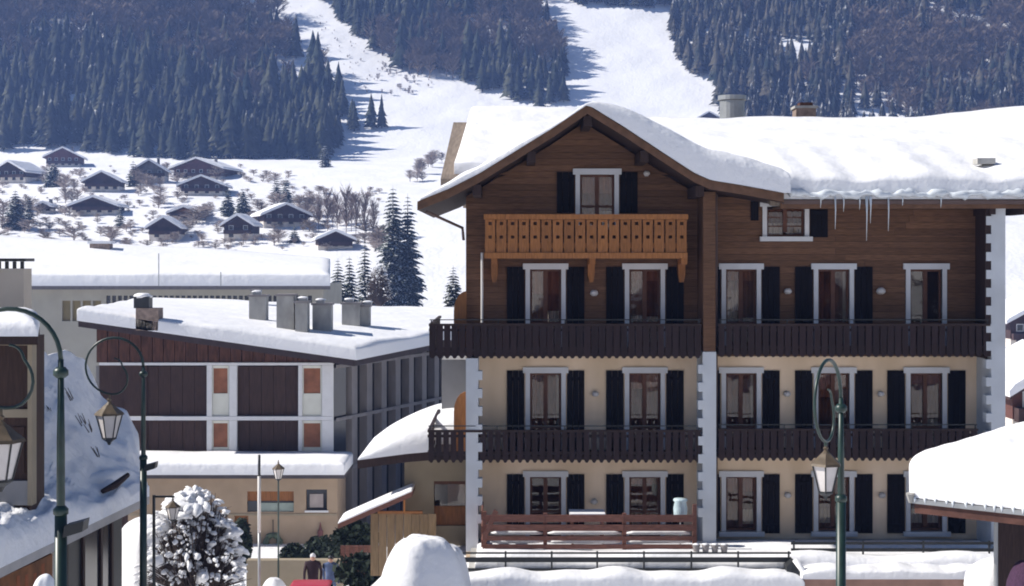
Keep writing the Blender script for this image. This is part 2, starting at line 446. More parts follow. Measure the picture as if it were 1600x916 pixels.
# windows and glazed doors
SH = {}
def opening(a, b, c, d, kind, sh, cur):
    x0, x1, z1 = fx(a), fx(b), fz(c); z0 = fz(d)
    i0, i1, it = x0+BW, x1-BW, z1-BW
    mb = MB()
    y0, y1 = Y0-.05, Y0+.12
    ib = z0+BW if kind == 'window' else z0
    mb.box(x0+.02, i0, y0, y1, ib, it); mb.box(i1, x1-.02, y0, y1, ib, it)
    mb.box(x0-.05, x1+.05, y0-.02, y1, it, z1+.02)
    name = 'balcony_door' if kind == 'door' else 'window'
    f = mb.build(name, WHITE, chalet)
    if kind == 'window':
        MB().box(x0-.06, x1+.06, y0-.09, y1, ib-BW*.9, ib).build('sill', WHITE, f)
    # wooden casement: outer frame, middle stile, rails
    mb = MB(); ya, yb = Y0+.10, Y0+.17; t = .06
    mid = (i0+i1)/2
    mb.box(i0, i0+t, ya, yb, ib, it); mb.box(i1-t, i1, ya, yb, ib, it)
    mb.box(i0+t, i1-t, ya, yb, it-t, it); mb.box(i0+t, i1-t, ya, yb, ib, ib+(t if kind == 'window' else .12))
    mb.box(mid-.055, mid+.055, ya-.01, yb, ib+.12, it-t)
    if kind == 'door':
        zr = ib+.75; mb.box(i0+t, mid-.055, ya+.005, yb, zr, zr+.07); mb.box(mid+.055, i1-t, ya+.005, yb, zr, zr+.07)
    if a == 1190:
        for q in (.33, .62):
            zz = ib+(it-ib)*q; mb.box(i0+t, mid-.055, ya+.005, yb, zz, zz+.035); mb.box(mid+.055, i1-t, ya+.005, yb, zz, zz+.035)
    mb.build('casement', CASE, f)
    for p, q in ((i0+t, mid-.055), (mid+.055, i1-t)):
        # a pane stands a hair out of true, as old panes do
        k = R.uniform(-.012, .012); h = R.uniform(-.01, .01); ym = Y0+.14
        MB().hexa([(p, ym-k, ib+.04), (q, ym+k, ib+.04), (q, ym+k+.006, ib+.04), (p, ym-k+.006, ib+.04)],
                  [(p, ym-k+h, it-.04), (q, ym+k+h, it-.04), (q, ym+k+h+.006, it-.04), (p, ym-k+h+.006, it-.04)]).build('pane', GLASS, f)
    # curtains hang behind the panes in folds
    def cloth(xa, xb, za, zb, m, nm='curtain'):
        n = 14
        MB().grid(lambda s, t_: (xa+(xb-xa)*s, Y0+.26+.03*math.sin(s*n*1.7+t_*.8), za+(zb-za)*t_), 28, 2).build(nm, m, f, True)
    H = it-ib; W = i1-i0
    if cur != 'dark': MB().grid(lambda s, t_: (i0+W*s, Y0+.42+.02*math.sin(s*31), ib+H*t_), 24, 2).build('room_tone_panel', INNER, f, True)  # added brown sheet close behind the panes, imitating a warmly lit room
    if cur == 'half':
        cloth(i0+.04, mid-.05, ib+H*.12, ib+H*R.uniform(.38, .5), CURT); cloth(mid+.05, i1-.04, ib+H*.12, ib+H*R.uniform(.38, .5), CURT)
        cloth(i0, i1, it-H*.14, it, CURTR)
    elif cur == 'drape':
        cloth(i0, i0+W*.24, ib, it, CURTR); cloth(i1-W*.14, i1, ib+H*.1, it, CURT)
    elif cur == 'lace':
        cloth(mid+.04, i1-.03, ib+H*.1, ib+H*R.uniform(.35, .5), CURT); cloth(i0, i1, it-H*.3, it, CURTR)
    elif cur == 'valance':
        cloth(i0, i1, it-H*.2, it, CURTR); cloth(i0, i0+W*.16, ib, it-H*.2, CURTR); cloth(i1-W*.16, i1, ib, it-H*.2, CURTR)
    # shutters: three boards on two battens, shared mesh per size
    sw = .475
    sz0 = (fz(551) if c == 413 else fz(714) if c == 575 else fz(333) if c == 265 else fz(371) if a == 1190 else fz(833))
    sz1 = z1-.07
    for s_ in sh:
        lo = (x0-.01-sw) if s_ == 'L' else (x1+.01)
        key = round(sz1-sz0, 2)
        ctr = (lo+sw/2, Y0-.045, sz0)
        if key not in SH:
            mb = MB(); n = 3; bw_ = sw/n
            for k in range(n): mb.box(lo+k*bw_+.004, lo+(k+1)*bw_-.004, Y0-.045, Y0-.012, sz0, sz1)
            for zz in (sz0+.18, sz1-.26): mb.box(lo+.03, lo+sw-.03, Y0-.065, Y0-.045, zz, zz+.08)
            o = mb.build('shutter', SHUT, chalet); SH[key] = (o, o.data)
        else:
            o = dup(SH[key][0], (0, 0, 0), chalet)
            o.location = Vector((lo+sw/2, Y0-.0385, sz0))-wl(chalet)
for q in OPEN: opening(*q)
# the window whose left shutter leaf stands half hidden under the eave
o = dup(list(SH.values())[0][0], (0, 0, 0), chalet); o.location = Vector((fx(1187)-.14, Y0-.0385, fz(345)))-wl(chalet); o.scale = (.45, 1, .3)

# white fins between the balconies, with quoin stones, and the timber one above
def fin(u0, u1, v0, v1, m, name, y1=Y0-.01):
    return MB().box(X(u0, YB), X(u1, YB), YB, y1, Z(v1, YB), Z(v0, YB)).build(name, m, chalet)
fin(728, 747, 560, 862, QUOIN, 'fin_wall'); fin(1098, 1119, 550, 862, QUOIN, 'fin_wall'); fin(1549, 1571, 325, 862, QUOIN, 'fin_wall')
fin(1099, 1118, 300, 549, WOOD, 'timber_fin')
MB().box(X(1549, YB)-.035, X(1549, YB)-.003, YB+.31, Y0-.02, fz(557), Z(325, YB)).build('fin_cladding', WOODD, chalet)
MB().box(X(1541, YB)-.02, X(1549, YB)-.003, YB+.02, YB+.305, Z(557, YB), Z(325, YB)).build('fin_cladding', WOODD, chalet)
quo = None
for k in range(17):                            # long quoin stones down the right-hand fin, then the other two
    v = 338+k*28
    if v > 800: break
    quo_b = MB().box(X(1541, YB), X(1551, YB), YB-.012, YB+.3, Z(v+14, YB), Z(v, YB))
    if quo is None: quo = quo_b.build('quoin', QUOIN, chalet)
    else:
        c_ = dup(quo, (0, 0, 0), chalet); c_.location = quo.location+Vector((0, 0, Z(v+14, YB)-Z(338+14, YB)))
for u, v0 in ((748.5, 580), (1096, 570)):
    for k in range(9):
        v = v0+k*28
        c_ = dup(quo, (0, 0, 0), chalet); c_.location = Vector((X(u, YB), YB+.144, Z(v+14, YB)))-wl(chalet)

# balconies: slab, rails, upright boards
def balcony(u0, u1, vtop, vbot, name, gap, left_end=False):
    x0, x1 = X(u0, YB), X(u1, YB); zt, zb = Z(vtop, YB), Z(vbot, YB)
    sl = MB().box(x0+.02, x1-.02, YB+.1, Y0-.012, zb+.04, zb+.16).build(name, WOODD, chalet)
    mb = MB()
    mb.box(x0, x1, YB-.03, YB+.07, zt-.06, zt); mb.box(x0, x1, YB+.035, YB+.085, zb+.18, zb+.27); mb.box(x0, x1, YB+.035, YB+.085, zt-.2, zt-.13)
    mb.build('rail', WOODD, sl)
    n = int((x1-x0)/.19); p = (x1-x0)/n; first = None; bw_ = p-gap
    for k in range(n):
        cx = x0+(k+.5)*p; s = bw_/2
        if first is None:
            poly = [(cx-s, zb+.06), (cx-s*.35, zb-.02), (cx+s*.35, zb-.02), (cx+s, zb+.06), (cx+s, zt-.061), (cx-s, zt-.061)]
            first = MB().prism(poly, YB, YB+.03).build('baluster', WOODRAIL, sl); fl = Vector(first.location); fc = cx
        else:
            c_ = dup(first, (0, 0, 0), sl); c_.location = fl+Vector((cx-fc, R.uniform(-.006, .006), 0))
    if left_end:                               # returns along the side of the house
        mb = MB(); mb.box(x0, x0+.08, YB+.072, 44, zt-.06, zt); mb.box(x0, x0+.08, YB+.086, 44, zb+.18, zb+.27)
        for k in range(30): mb.box(x0+.02, x0+.05, YB+.12+k*.17, YB+.12+k*.17+.12, zb, zt-.061)
        mb.box(x0+.09, XL-.01, Y0-.01, 44, zb+.04, zb+.16)
        mb.build('side_railing', WOODRAIL, sl)
    mb = MB()                                  # thin iron handrail on stubs above the boards
    mb.box(x0+.02, x1-.02, YB+.0, YB+.03, zt+.09, zt+.115)
    for k in range(5): xx = x0+.05+(x1-x0-.13)*k/4; mb.box(xx, xx+.03, YB, YB+.03, zt+.001, zt+.09)
    mb.build('handrail', BLACK, sl)
    return sl
balcony(670, 1096, 506, 559, 'upper_balcony', .024, True)
balcony(1122, 1547, 506, 557, 'upper_balcony', .035)
balcony(668, 1096, 672, 722, 'lower_balcony', .05, True)
balcony(1122, 1528, 670, 719, 'lower_balcony', .04)
# iron brackets that carry the side screens: rounded honey-coloured screens at the left end
for v0, v1 in ((455, 552), (612, 716)):
    YS = 39.6
    xs0, xs1 = X(709, YS), X(729, YS); zt, zb = Z(v0, YS), Z(v1, YS)
    pl = [(xs0, zb), (xs1, zb), (xs1, zt)]+[(xs1-(xs1-xs0)*math.sin(t*PI/2/6), zt-.55*(1-math.cos(t*PI/2/6))) for t in range(1, 7)]
    MB().prism(pl, YS, YS+.06).build('side_screen', ORANGE, chalet)

# attic balcony in honey-coloured boards
YA = 39.0
ax = lambda u: X(u, YA)
az = lambda v: Z(v, YA)
ab = MB().box(ax(757)+.02, ax(1074)-.02, YA+.08, Y0-.02, az(402), az(402)+.12).build('attic_balcony', ORANGE, chalet)
MB().box(ax(756), ax(1075), YA-.05, YA+.09, az(343), az(335)).build('rail', ORANGE, ab)
MB().box(ax(757), ax(1074), YA+.032, YA+.078, az(388), az(380)).build('rail', ORANGE, ab)
MB().box(ax(757), ax(1074), YA-.04, YA+.078, az(404), az(395)).build('rail', ORANGE, ab)
n = 18; p = (ax(1074)-ax(757))/n; holes_b = []
bb = None
for k in range(n):
    xx = ax(757)+k*p
    a0, a1 = xx+.018, xx+p-.018
    z0, z1 = az(394.5), az(343.5); cx = (a0+a1)/2; hw = .045
    if bb is None:                             # a board with two cut-out diamonds, built as real openings
        mb = MB()
        hs = [(cx-hw, cx+hw, az(352), az(347)), (cx-hw, cx+hw, az(373), az(368))]
        for r in rect_minus(a0, a1, z0, z1, hs): mb.box(r[0], r[1], YA, YA+.03, r[2], r[3])
        bb = mb.build('board', ORANGE, ab); b0 = Vector(bb.location)
    else:
        c_ = dup(bb, (0, 0, 0), ab); c_.location = b0+Vector((k*p, R.uniform(-.005, .005), 0))
for u in (772, 926, 1070):
    mb = MB(); x = ax(u)
    mb.prism([(0, 0)]*0 or [(x-.09, az(404)), (x+.09, az(404)), (x+.09, az(430)), (x+.05, az(442)), (x-.05, az(442)), (x-.09, az(430))], Y0-.35, Y0-.03)
    mb.box(x-.08, x+.08, YA+.1, Y0-.351, az(404)-.16, az(404)-.002)
    mb.build('bracket', ORANGE, ab)

# gable roof: slab, bargeboards, purlins, snow
mb = MB(); k = len(GP)
top = [(x, z) for x, z in GP]; lo = [(x, z-.2) for x, z in GP]
mb.prism(top+lo[::-1], YG+.07, 46)
gr = mb.build('gable_roof', WOODD, chalet)
for seg in (GP[:6], GP[5:]):
    mb = MB(); d = .21
    for (xa, za), (xb, zb) in zip(seg, seg[1:]):
        mb.add([(xa, YG, za-d), (xb, YG, zb-d), (xb, YG, zb+.015), (xa, YG, za+.015), (xa, YG+.068, za-d), (xb, YG+.068, zb-d), (xb, YG+.068, zb+.015), (xa, YG+.068, za+.015)],
               [(0, 1, 2, 3), (7, 6, 5, 4), (0, 4, 5, 1), (3, 2, 6, 7)])
    mb.build('bargeboard', BARGE, gr)
for u, v in ((918, 186), (830, 250), (745, 296), (1006, 246), (1092, 292)):
    x = X(u, 38.4); z = gz(x)-.215
    MB().box(x-.11, x+.11, 38.2, Y0-.03, z-.28, z).build('purlin', WOODD, gr)
STN = []
for i in range(81):
    x = GP[0][0]+.1+(GP[-1][0]-GP[0][0]-.1)*i/80; STN.append(x)
tp = [(652, 4), (670, 7), (700, 12), (745, 13), (800, 12), (860, 7), (895, 3), (918, 5), (930, 16), (960, 28), (1000, 39), (1040, 46), (1085, 52), (1130, 52), (1190, 42), (1225, 38)]
TP = [(X(u, YG), t/61.05) for u, t in tp]
def gable_snow():
    base = lambda a, b: Vector((GP[0][0]+.08+(GP[-1][0]+.15-GP[0][0]-.08)*a, YG-.12+8.2*b, gz(GP[0][0]+.08+(GP[-1][0]+.15-GP[0][0]-.08)*a)+.017))
    snow_sheet('roof_snow', base, 90, 40, lambda a, b: lerp_pts(TP, base(a, b).x), ('b0', 'a0', 'a1'), .35, gr, 3, .05, 1.9, lip=.6)
gable_snow()

# main roof
RS = (12.5-9.5)/(50-38.6)
rz = lambda y: 9.5+RS*(y-38.6)
XE = X(1665, 38.6)
mb = MB()
XG = GP[-1][0]-.25
mb.hexa([(XG, 38.6, rz(38.6)-.2), (XE, 38.6, rz(38.6)-.2), (XE+4.2, 50, rz(50)-.2), (XG, 50, rz(50)-.2)], [(XG, 38.6, rz(38.6)), (XE, 38.6, rz(38.6)), (XE+4.2, 50, rz(50)), (XG, 50, rz(50))])
XV = -1.97
mb.hexa([(XV, 41, rz(41)-.2), (XG-.002, 41, rz(41)-.2), (XG-.002, 50, rz(50)-.2), (XV, 50, rz(50)-.2)], [(XV, 41, rz(41)), (XG-.002, 41, rz(41)), (XG-.002, 50, rz(50)), (XV, 50, rz(50))])
mb.hexa([(XV, 50.002, rz(50)-.2), (XE+4.2, 50.002, rz(50)-.2), (XE+4.2, 60, rz(41)-.2), (XV, 60, rz(41)-.2)], [(XV, 50.002, rz(50)), (XE+4.2, 50.002, rz(50)), (XE+4.2, 60, rz(41)), (XV, 60, rz(41))])
mr = mb.build('main_roof', mat('weathered_roof', (.20, .16, .13), .8, .25, 3, (6, .5, 1), .1), chalet)
MB().box(XG+.26, XE, 38.53, 38.597, rz(38.6)-.27, rz(38.6)+.01).build('fascia', BARGE, mr)
MB().box(XG+.3, XE, 38.4, 38.527, rz(38.6)-.16, rz(38.6)-.06).build('gutter', PIPEB, mr)
mb = MB().box(XG+.3, XE, 38.605, Y0-.02, rz(38.6)-.24, rz(38.6)-.205); mb.build('soffit', WOOD, mr)
for u in (1540, 1590): MB().box(X(u, 39.2)-.08, X(u, 39.2)+.08, 38.62, Y0, rz(38.6)-.42, rz(38.6)-.245).build('rafter', WOODD, mr)
def main_snow():
    topr = [(-2, .62), (0, .62), (2.0, .5), (4, .22), (7, .2), (13.5, .22), (16, .45), (18.5, .75)]
    def base(a, b):
        x = -1.62+(XE+4.2*b+1.62)*a
        x = x+.25*b*(1-a)
        yf = 41.6+(38.47-41.6)*sm(5.6, 6.9, x)
        y = yf+(49.8-yf)*b
        return Vector((x, y, rz(y)+.004))
    def thick(a, b):
        x = base(a, b).x
        tf = lerp_pts([(-2, .42), (5, .45), (7, .6), (9, .64), (15, .62)], x)
        tb = lerp_pts(topr, x)
        return tf*(1+(.09*math.sin(x*1.9)+.06*math.sin(x*5.3+1))*(1-sm(.1, .6, b)))+(tb-tf)*sm(.25, 1, b)
    snow_sheet('roof_snow', base, 120, 46, thick, ('b0', 'a0'), .3, mr, 8, .05, 1.3, lip=.74)
main_snow()
# slumped ice along the eave, and icicles
mb = MB(); pts = []; rs = []
for i in range(60):
    u = 1232+i*6.2; x = X(u, 38.5)
    pts.append((x, 38.36+.03*math.sin(i*1.3), rz(38.6)+.10+.035*math.sin(i*.7)+.02*math.sin(i*2.1))); rs.append(.085+.03*math.sin(i*.9)+.02*math.sin(i*2.3+1))
mb.tube(pts, rs, 8); mb.build('eave_ice', ICE, mr, True)
for u, L_ in ((1305, .85), (1318, .4), (1343, .35), (1354, 1.15), (1360, .7), (1388, .9), (1410, .25), (1470, .3), (1282, .3)):
    x = X(u, 38.36); z = rz(38.6)+.04
    MB().tube([(x, 38.36, z), (x+.01, 38.36, z-L_*.4), (x, 38.365, z-L_)], [.045 if u in (1354, 1360) else .024, .016, .004], 6).build('icicle', ICE, mr, True)
MB().box(X(1522, 40), X(1550, 40), 39.7, 40.15, Z(256, 39.7), Z(247, 39.7)).build('roof_hatch', CONC, mr)
# chimneys behind the ridge
Yc = 52.
mb = MB().lathe((X(1144, Yc), Yc, rz(46)), [(.44, 0), (.44, Z(158, Yc)-rz(46)), (.5, Z(157, Yc)-rz(46)), (.5, Z(150, Yc)-rz(46)), (.1, Z(149, Yc)-rz(46))], 20)
mb.build('metal_flue', METAL, mr)
mb = MB().pbox(1244, 1275, 169, 200, 51, .7); ch = mb.build('chimney', STONE, mr)
MB().pbox(1242, 1278, 165, 169, 50.95, .8).build('chimney_cap', CONC, ch)
MB().pbox(1250, 1270, 160, 165, 51.1, .5).build('chimney_cowl', MODR, ch)
# pipes
MB().tube([(X(752, 38.9), Y0-.1, fz(395)), (X(752, 38.9), Y0-.1, fz(504))], .035).build('downpipe', PIPE, chalet)
MB().tube([(X(665, 38.2), 38.6, Z(330, 38.2)), (X(680, 38.6), 38.9, Z(337, 38.6)), (X(722, 39.6), 39.9, Z(356, 39.6)), (X(724, 39.8), 40.0, Z(375, 39.8))], .04).build('downpipe', PIPEB, chalet)
MB().tube([(X(1121, 39.7), Y0-.09, fz(300)), (X(1121, 39.7), Y0-.09, fz(840))], .035).build('downpipe', PIPEB, chalet)
MB().tube([(X(1573, 38.9), 39.6, Z(325, 38.9)), (X(1573, 38.9), 39.6, Z(860, 38.9))], .035).build('downpipe', PIPEB, chalet)
# round wall lamps
for u, v, r, hot in ((928, 460, .115, 1), (1230, 457, .11, 1), (1375, 457, .13, 1), (1010, 273, .09, 0), (930, 617, .1, 0), (1229, 617, .1, 0), (1375, 617, .1, 0), (928, 785, .1, 0), (1230, 775, .1, 0), (1377, 775, .1, 0)):
    l = MB().lathe((fx(u), Y0-.1, fz(v)-r*.4), [(.05, 0), (r*.7, .02), (r, r*.5), (r*.9, r), (r*.5, r*1.4)], 12).build('wall_lamp', LAMPG, chalet, True)
    MB().box(fx(u)-.05, fx(u)+.05, Y0-.03, Y0-.004, fz(v)-.05, fz(v)+.1).build('lamp_back', METAL, l)
# grey wing set back on the left
MB().box(X(690, 44), XL-.01, 44, 49.4, -2.5, Z(562, 44)).build('side_wing', GREYP, chalet)

# ------------------------------------------------------------------ low annex to the left of the chalet
YN = 42.
nx = lambda u: X(u, YN)
nzv = lambda v: Z(v, YN)
annex = thing('annex', (nx(680), YN, -2.5), 'low tan annex with a snow-covered lean-to roof beside the left end of the big chalet', 'annex')
hole = [(nx(678), nx(727), nzv(822), nzv(752))]
mb = MB()
for r in rect_minus(nx(632), nx(744), -3, nzv(708), hole): mb.box(r[0], r[1], YN, YN+.25, r[2], r[3])
mb.box(nx(632), nx(632)+.25, YN+.251, 43.9, -3, nzv(708))
mb.build('wall', TANP, annex)
w1 = MB().box(nx(678), nx(727), YN+.12, YN+.2, nzv(758), nzv(752)).build('window', CASE, annex)
MB().box(nx(678)-.04, nx(727), YN+.12, YN+.2, nzv(822), nzv(792)).build('sill_panel', ORANGE, w1)
MB().box(nx(698), nx(727), YN+.6, YN+.64, nzv(800), nzv(755)).build('room_board', ORANGE, w1)
MB().box(nx(660), nx(735), YN+1.0, YN+1.05, nzv(830), nzv(740)).build('room_back', INT, w1)
MB().box(nx(679), nx(727), YN+.15, YN+.155, nzv(792), nzv(758)).build('pane', GLASS, w1)
rl = [(nx(563), nzv(713)), (nx(640), nzv(703)), (nx(746), nzv(694))]
mb = MB().prism(rl+[(x, z-.24) for x, z in rl[::-1]], 41.2, 46); ar = mb.build('roof', WOODD, annex)
ab_ = lambda a, b: Vector((rl[0][0]+.02+(rl[2][0]-rl[0][0])*a, 41.12+4.7*b, lerp_pts(rl, rl[0][0]+.02+(rl[2][0]-rl[0][0])*a)+.004))
snow_sheet('roof_snow', ab_, 40, 24, lambda a, b: .1+.78*math.sin(min(a, .75)*PI/1.5)**.9, ('b0', 'a0'), .6, ar, 5, .04, lip=.3)
# boarded porch in front of the annex
YP = 41.0
por = thing('porch', (X(630, YP), YP, -2.5), 'small boarded lean-to porch with a sloping roof below the snowy annex roof', 'porch')
u = 579
while u < 682:
    MB().pbox(u, u+12.2, 803+R.uniform(-.5, .5), 900, YP, .05).build('board', TANB, por); u += 12.9
MB().pbox(590, 660, 799, 803, YP-.04, .1).build('beam', ORANGE, por)
rp = [(X(530, YP), Z(816, YP)), (X(645, YP), Z(766, YP))]
pr = MB().prism(rp+[(x, z-.13) for x, z in rp[::-1]], YP-.3, YP+.95).build('roof', REDW, por)
pb = lambda a, b: Vector((rp[0][0]+(rp[1][0]-rp[0][0])*a, YP-.28+1.2*b, rp[0][1]+(rp[1][1]-rp[0][1])*a+.004))
snow_sheet('roof_snow', pb, 16, 8, .09, ('b0', 'a0', 'a1'), .15, pr, 2, .02)
MB().tube([(X(632, YP), YP-.1, Z(771, YP)), (X(632, YP), YP-.1, Z(799, YP))], .03).build('strut', ORANGE, por)

# ------------------------------------------------------------------ terrace in front of the chalet
TZ = .5
ter = MB().box(X(735, 38), X(1600, 38), 35.9, Y0-.02, -3.5, TZ-.12).build('terrace', CONC); tag(ter, kind='structure')
tb = lambda a, b: Vector((X(742, 36)+(X(1590, 36)-X(742, 36))*a, 35.95+3.0*b, TZ-.116))
o = snow_sheet('terrace_snow', tb, 70, 20, lambda a, b: .16+.16*sm(.55, .1, b)*(1+.5*math.sin(a*23)), ('a0', 'b0'), .3, None, 4, .03, 1.3); tag(o, kind='structure')
# red-brown wooden fence round the terrace seats
YF = 37.7
fence = thing('terrace_fence', (X(920, YF), YF, TZ), 'red-brown wooden terrace fence of horizontal boards in front of the ground floor doors', 'fence')
for v0, v1 in ((805, 816), (820, 830), (838, 845), (851, 858)):
    us = [758, 852, 975, 1084]
    for a, b in zip(us, us[1:]):
        MB().box(X(a, YF)+.006, X(b, YF)-.006, YF+R.uniform(0, .012), YF+.045, Z(v1, YF), Z(v0, YF)).build('board', REDW, fence)
for v0, v1 in ((832, 837.6), (847, 850.6)):          # snow lying on the ledges behind the boards
    for a, b in ((766, 848), (856, 972), (979, 1080)):
        MB().tube([(X(a, YF), YF+.2, Z(v1, YF)+.03), (X(a, YF)+.2, YF+.2, (Z(v0, YF)+Z(v1, YF))/2), (X((a+b)/2, YF), YF+.2, (Z(v0, YF)+Z(v1, YF))/2+.01), (X(b, YF)-.2, YF+.2, (Z(v0, YF)+Z(v1, YF))/2), (X(b, YF), YF+.2, Z(v1, YF)+.03)], [.02, .055, .06, .05, .02], 8).build('snow', SNOW, fence, True)
for u, v0 in ((757, 800), (852, 803), (976, 803), (1086, 789)):
    MB().box(X(u, YF)-.05, X(u, YF)+.05, YF+.046, YF+.14, TZ-.05, Z(v0, YF)).build('post', REDW, fence)
for v0, v1 in ((800, 814), (824, 836), (846, 857)):
    x = X(757, YF); MB().box(x-.09, x-.052, YF+.15, 39.3, Z(v1, YF), Z(v0, YF)).build('side_board', REDW, fence)
xa = X(757, YF)
MB().hexa([(xa-.05, YF-.04, Z(838, YF)), (xa+.02, YF-.04, Z(845, YF)), (xa+.02, YF-.005, Z(845, YF)), (xa-.05, YF-.005, Z(838, YF))],
          [(X(772, YF), YF-.04, Z(795, YF)), (X(779, YF), YF-.04, Z(800, YF)), (X(779, YF), YF-.005, Z(800, YF)), (X(772, YF), YF-.005, Z(795, YF))]).build('brace', REDW, fence)
tabl = thing('terrace_table', (X(917, 38.6), 38.7, TZ), 'wooden table with a white snow-dusted top behind the red-brown terrace fence', 'table')
MB().box(X(890, 38.6), X(945, 38.6), 38.4, 39.1, Z(807, 38.6), Z(801, 38.6)).build('table_top', SNOW, tabl)
for u in (894, 941):
    for y in (38.46, 39.02): MB().box(X(u, 38.6)-.03, X(u, 38.6)+.03, y-.03, y+.03, TZ, Z(807, 38.6)-.002).build('leg', REDW, tabl)
# pale turquoise litter sack on a stand
YL = 38.2
sack = thing('rubbish_sack', (X(1063, YL), YL, TZ), 'pale turquoise rubbish sack in a stand at the right end of the terrace fence', 'rubbish sack')
TURQ = mat('turquoise_plastic', (.5, .62, .66), .35, .2, 9, (3, 3, .5), .3, .5)
MB().lathe((X(1063, YL), YL, Z(812, YL)), [(.12, 0), (.17, .1), (.18, .3), (.15, .45), (.19, .5), (.17, .54)], 14).build('sack', TURQ, sack, True)
MB().lathe((X(1063, YL), YL, TZ), [(.15, 0), (.15, .03), (.02, .05), (.02, Z(812, YL)-TZ)], 10).build('stand', METAL, sack)
for k in range(4):                               # four grey flower tubs on the snow
    u = 1088+k*14.5; yy = 37.2
    t = thing('flower_tub', (X(u, yy), yy, TZ), ['grey tub standing against the end of the red-brown fence', 'grey tub second from the red-brown fence', 'grey tub third from the red-brown fence', 'grey tub farthest from the red-brown fence'][k], 'tub', 'grey tubs in a row on the terrace snow')
    MB().lathe((X(u, yy), yy, TZ), [(.06, 0), (.09, .22), (.1, .23), (.1, .27), (.08, .27), (.07, .23)], 12, .4).build('tub', MODG, t)
    MB().blob((X(u, yy), yy, TZ+.27), (.085, .085, .03), k, 6).build('snow_cap', SNOW, t, True)
# black iron railings on the front edge
def railing(u0, u1, Y, rails, posts, vtop, vbot, label):
    t = thing('terrace_railing', (X((u0+u1)/2, Y), Y, TZ), label, 'railing', 'iron railings along the terrace edge')
    for v0, v1 in rails: MB().box(X(u0, Y), X(u1, Y), Y-.02, Y+.02, Z(v1, Y), Z(v0, Y)).build('rail', BLACK, t)
    for u in posts: MB().box(X(u, Y)-.022, X(u, Y)+.022, Y-.045, Y-.021, Z(vbot, Y), Z(vtop, Y)).build('post', BLACK, t)
railing(718, 1236, 35.86, ((863, 865.5), (871, 878.5), (888, 892)), (718, 790, 862, 933, 1006, 1080, 1153, 1232), 861, 902, 'long black iron railing with thin posts in front of the wooden fence')
railing(1236, 1562, 36.6, ((847, 851), (857, 862), (879, 884)), (1240, 1348, 1442, 1545), 845, 892, 'shorter black iron railing behind the right-hand street lamp')
# low walls with thick snow in front of the railings
for (u0, u1, vt, vb, Y, lab, m) in ((712, 1252, 896, 926, 35.2, 'low wall under a long thick cushion of snow in front of the long railing', CONC), (1256, 1572, 888, 906, 35.3, 'low pinkish wall under a cushion of snow below the shorter railing', PINKW)):
    wall = thing('snowy_wall', (X((u0+u1)/2, Y), Y, -1), lab, 'wall')
    zb = Z(vb-2, Y)
    MB().box(X(u0, Y), X(u1, Y), Y, Y+.5, -2.6, zb).build('masonry', m, wall)
    hh = Z(vt, Y)-zb
    wb = lambda a, b, u0=u0, u1=u1, Y=Y, zb=zb: Vector((X(u0, Y)-.06+(X(u1, Y)-X(u0, Y)+.12)*a, Y-.12+.8*b, zb+.004))
    snow_sheet('snow', wb, 80, 16, lambda a, b, hh=hh: hh*(1+.12*math.sin(a*17)+.08*math.sin(a*41+1))*sm(-.05, .25, a+.12), ('a0', 'a1', 'b0', 'b1'), .25, wall, int(u0), .035, 2.2, lip=.6)
pl = thing('fallen_board', (X(1242, 35.6), 35.6, TZ), 'slanting snow-covered board between the two terrace railings', 'board')
MB().hexa([(X(1228, 35.6), 35.4, Z(908, 35.6)), (X(1262, 35.6), 35.4, Z(908, 35.6)), (X(1262, 35.6), 35.9, Z(908, 35.6)), (X(1228, 35.6), 35.9, Z(908, 35.6))],
          [(X(1228, 35.6), 35.5, Z(885, 35.6)), (X(1239, 35.6), 35.5, Z(874, 35.6)), (X(1239, 35.6), 35.9, Z(874, 35.6)), (X(1228, 35.6), 35.9, Z(885, 35.6))]).build('board', BLACK, pl)
MB().tube([(X(1240, 35.6), 35.5, Z(873, 35.6)), (X(1252, 35.6), 35.42, Z(889, 35.6)), (X(1265, 35.6), 35.4, Z(908, 35.6))], [.06, .07, .08], 8).build('snow', SNOW, pl, True)

# big heap of snow at the left end of the terrace
def heap(name, cu, vt, Y, rx, ry, zbot, label, seed, flat=.5, amp=.05, pw=2.6):
    zt = Z(vt, Y); c = (X(cu, Y), Y)
    mb = MB()
    def fn(a, b):
        th = 2*PI*a; q = b**.8
        rr = 1+amp*(math.sin(3*th+seed)+.7*math.sin(5*th+2*seed))
        h = (1-q**pw)**flat if q < 1 else 0
        x = c[0]+rx*rr*q*math.cos(th)*(.82+.18*(1-h)); y = c[1]+ry*rr*q*math.sin(th)*(.82+.18*(1-h))
        return (x, y, zbot+(zt-zbot)*h+(.06*nz(x, y, 2.2, seed)+.035*nz(x, y, 6.5, seed+3))*(1 if q < .98 else 0))
    mb.grid(fn, 72, 26)
    o = mb.build(name, SNOW, None, True)
    return tag(o, label, 'snow heap')
heap('snow_heap', 660, 836, 33.6, 1.28, 1.2, -1.6, 'large rounded white snow heap at the left end of the terrace railing', 2, .46, .05, 3.6)

heap('snow_heap', 704, 851, 34.2, .62, .8, -1.6, 'lower shoulder of heaped snow between the large rounded heap and the terrace railing', 6, .5, .06, 3.4)

# ------------------------------------------------------------------ the flat brown and white block on the left
YM = 70.
MX = lambda u: X(u, YM)
MZ = lambda v: Z(v, YM)
blk = thing('apartment_block', (MX(340), YM, -5.5), 'long low block with dark brown panels, white frames and a snow-covered sloping roof', 'apartment block')
SD = Vector((.38, .925, 0))
cor = Vector((MX(521), YM, 0))
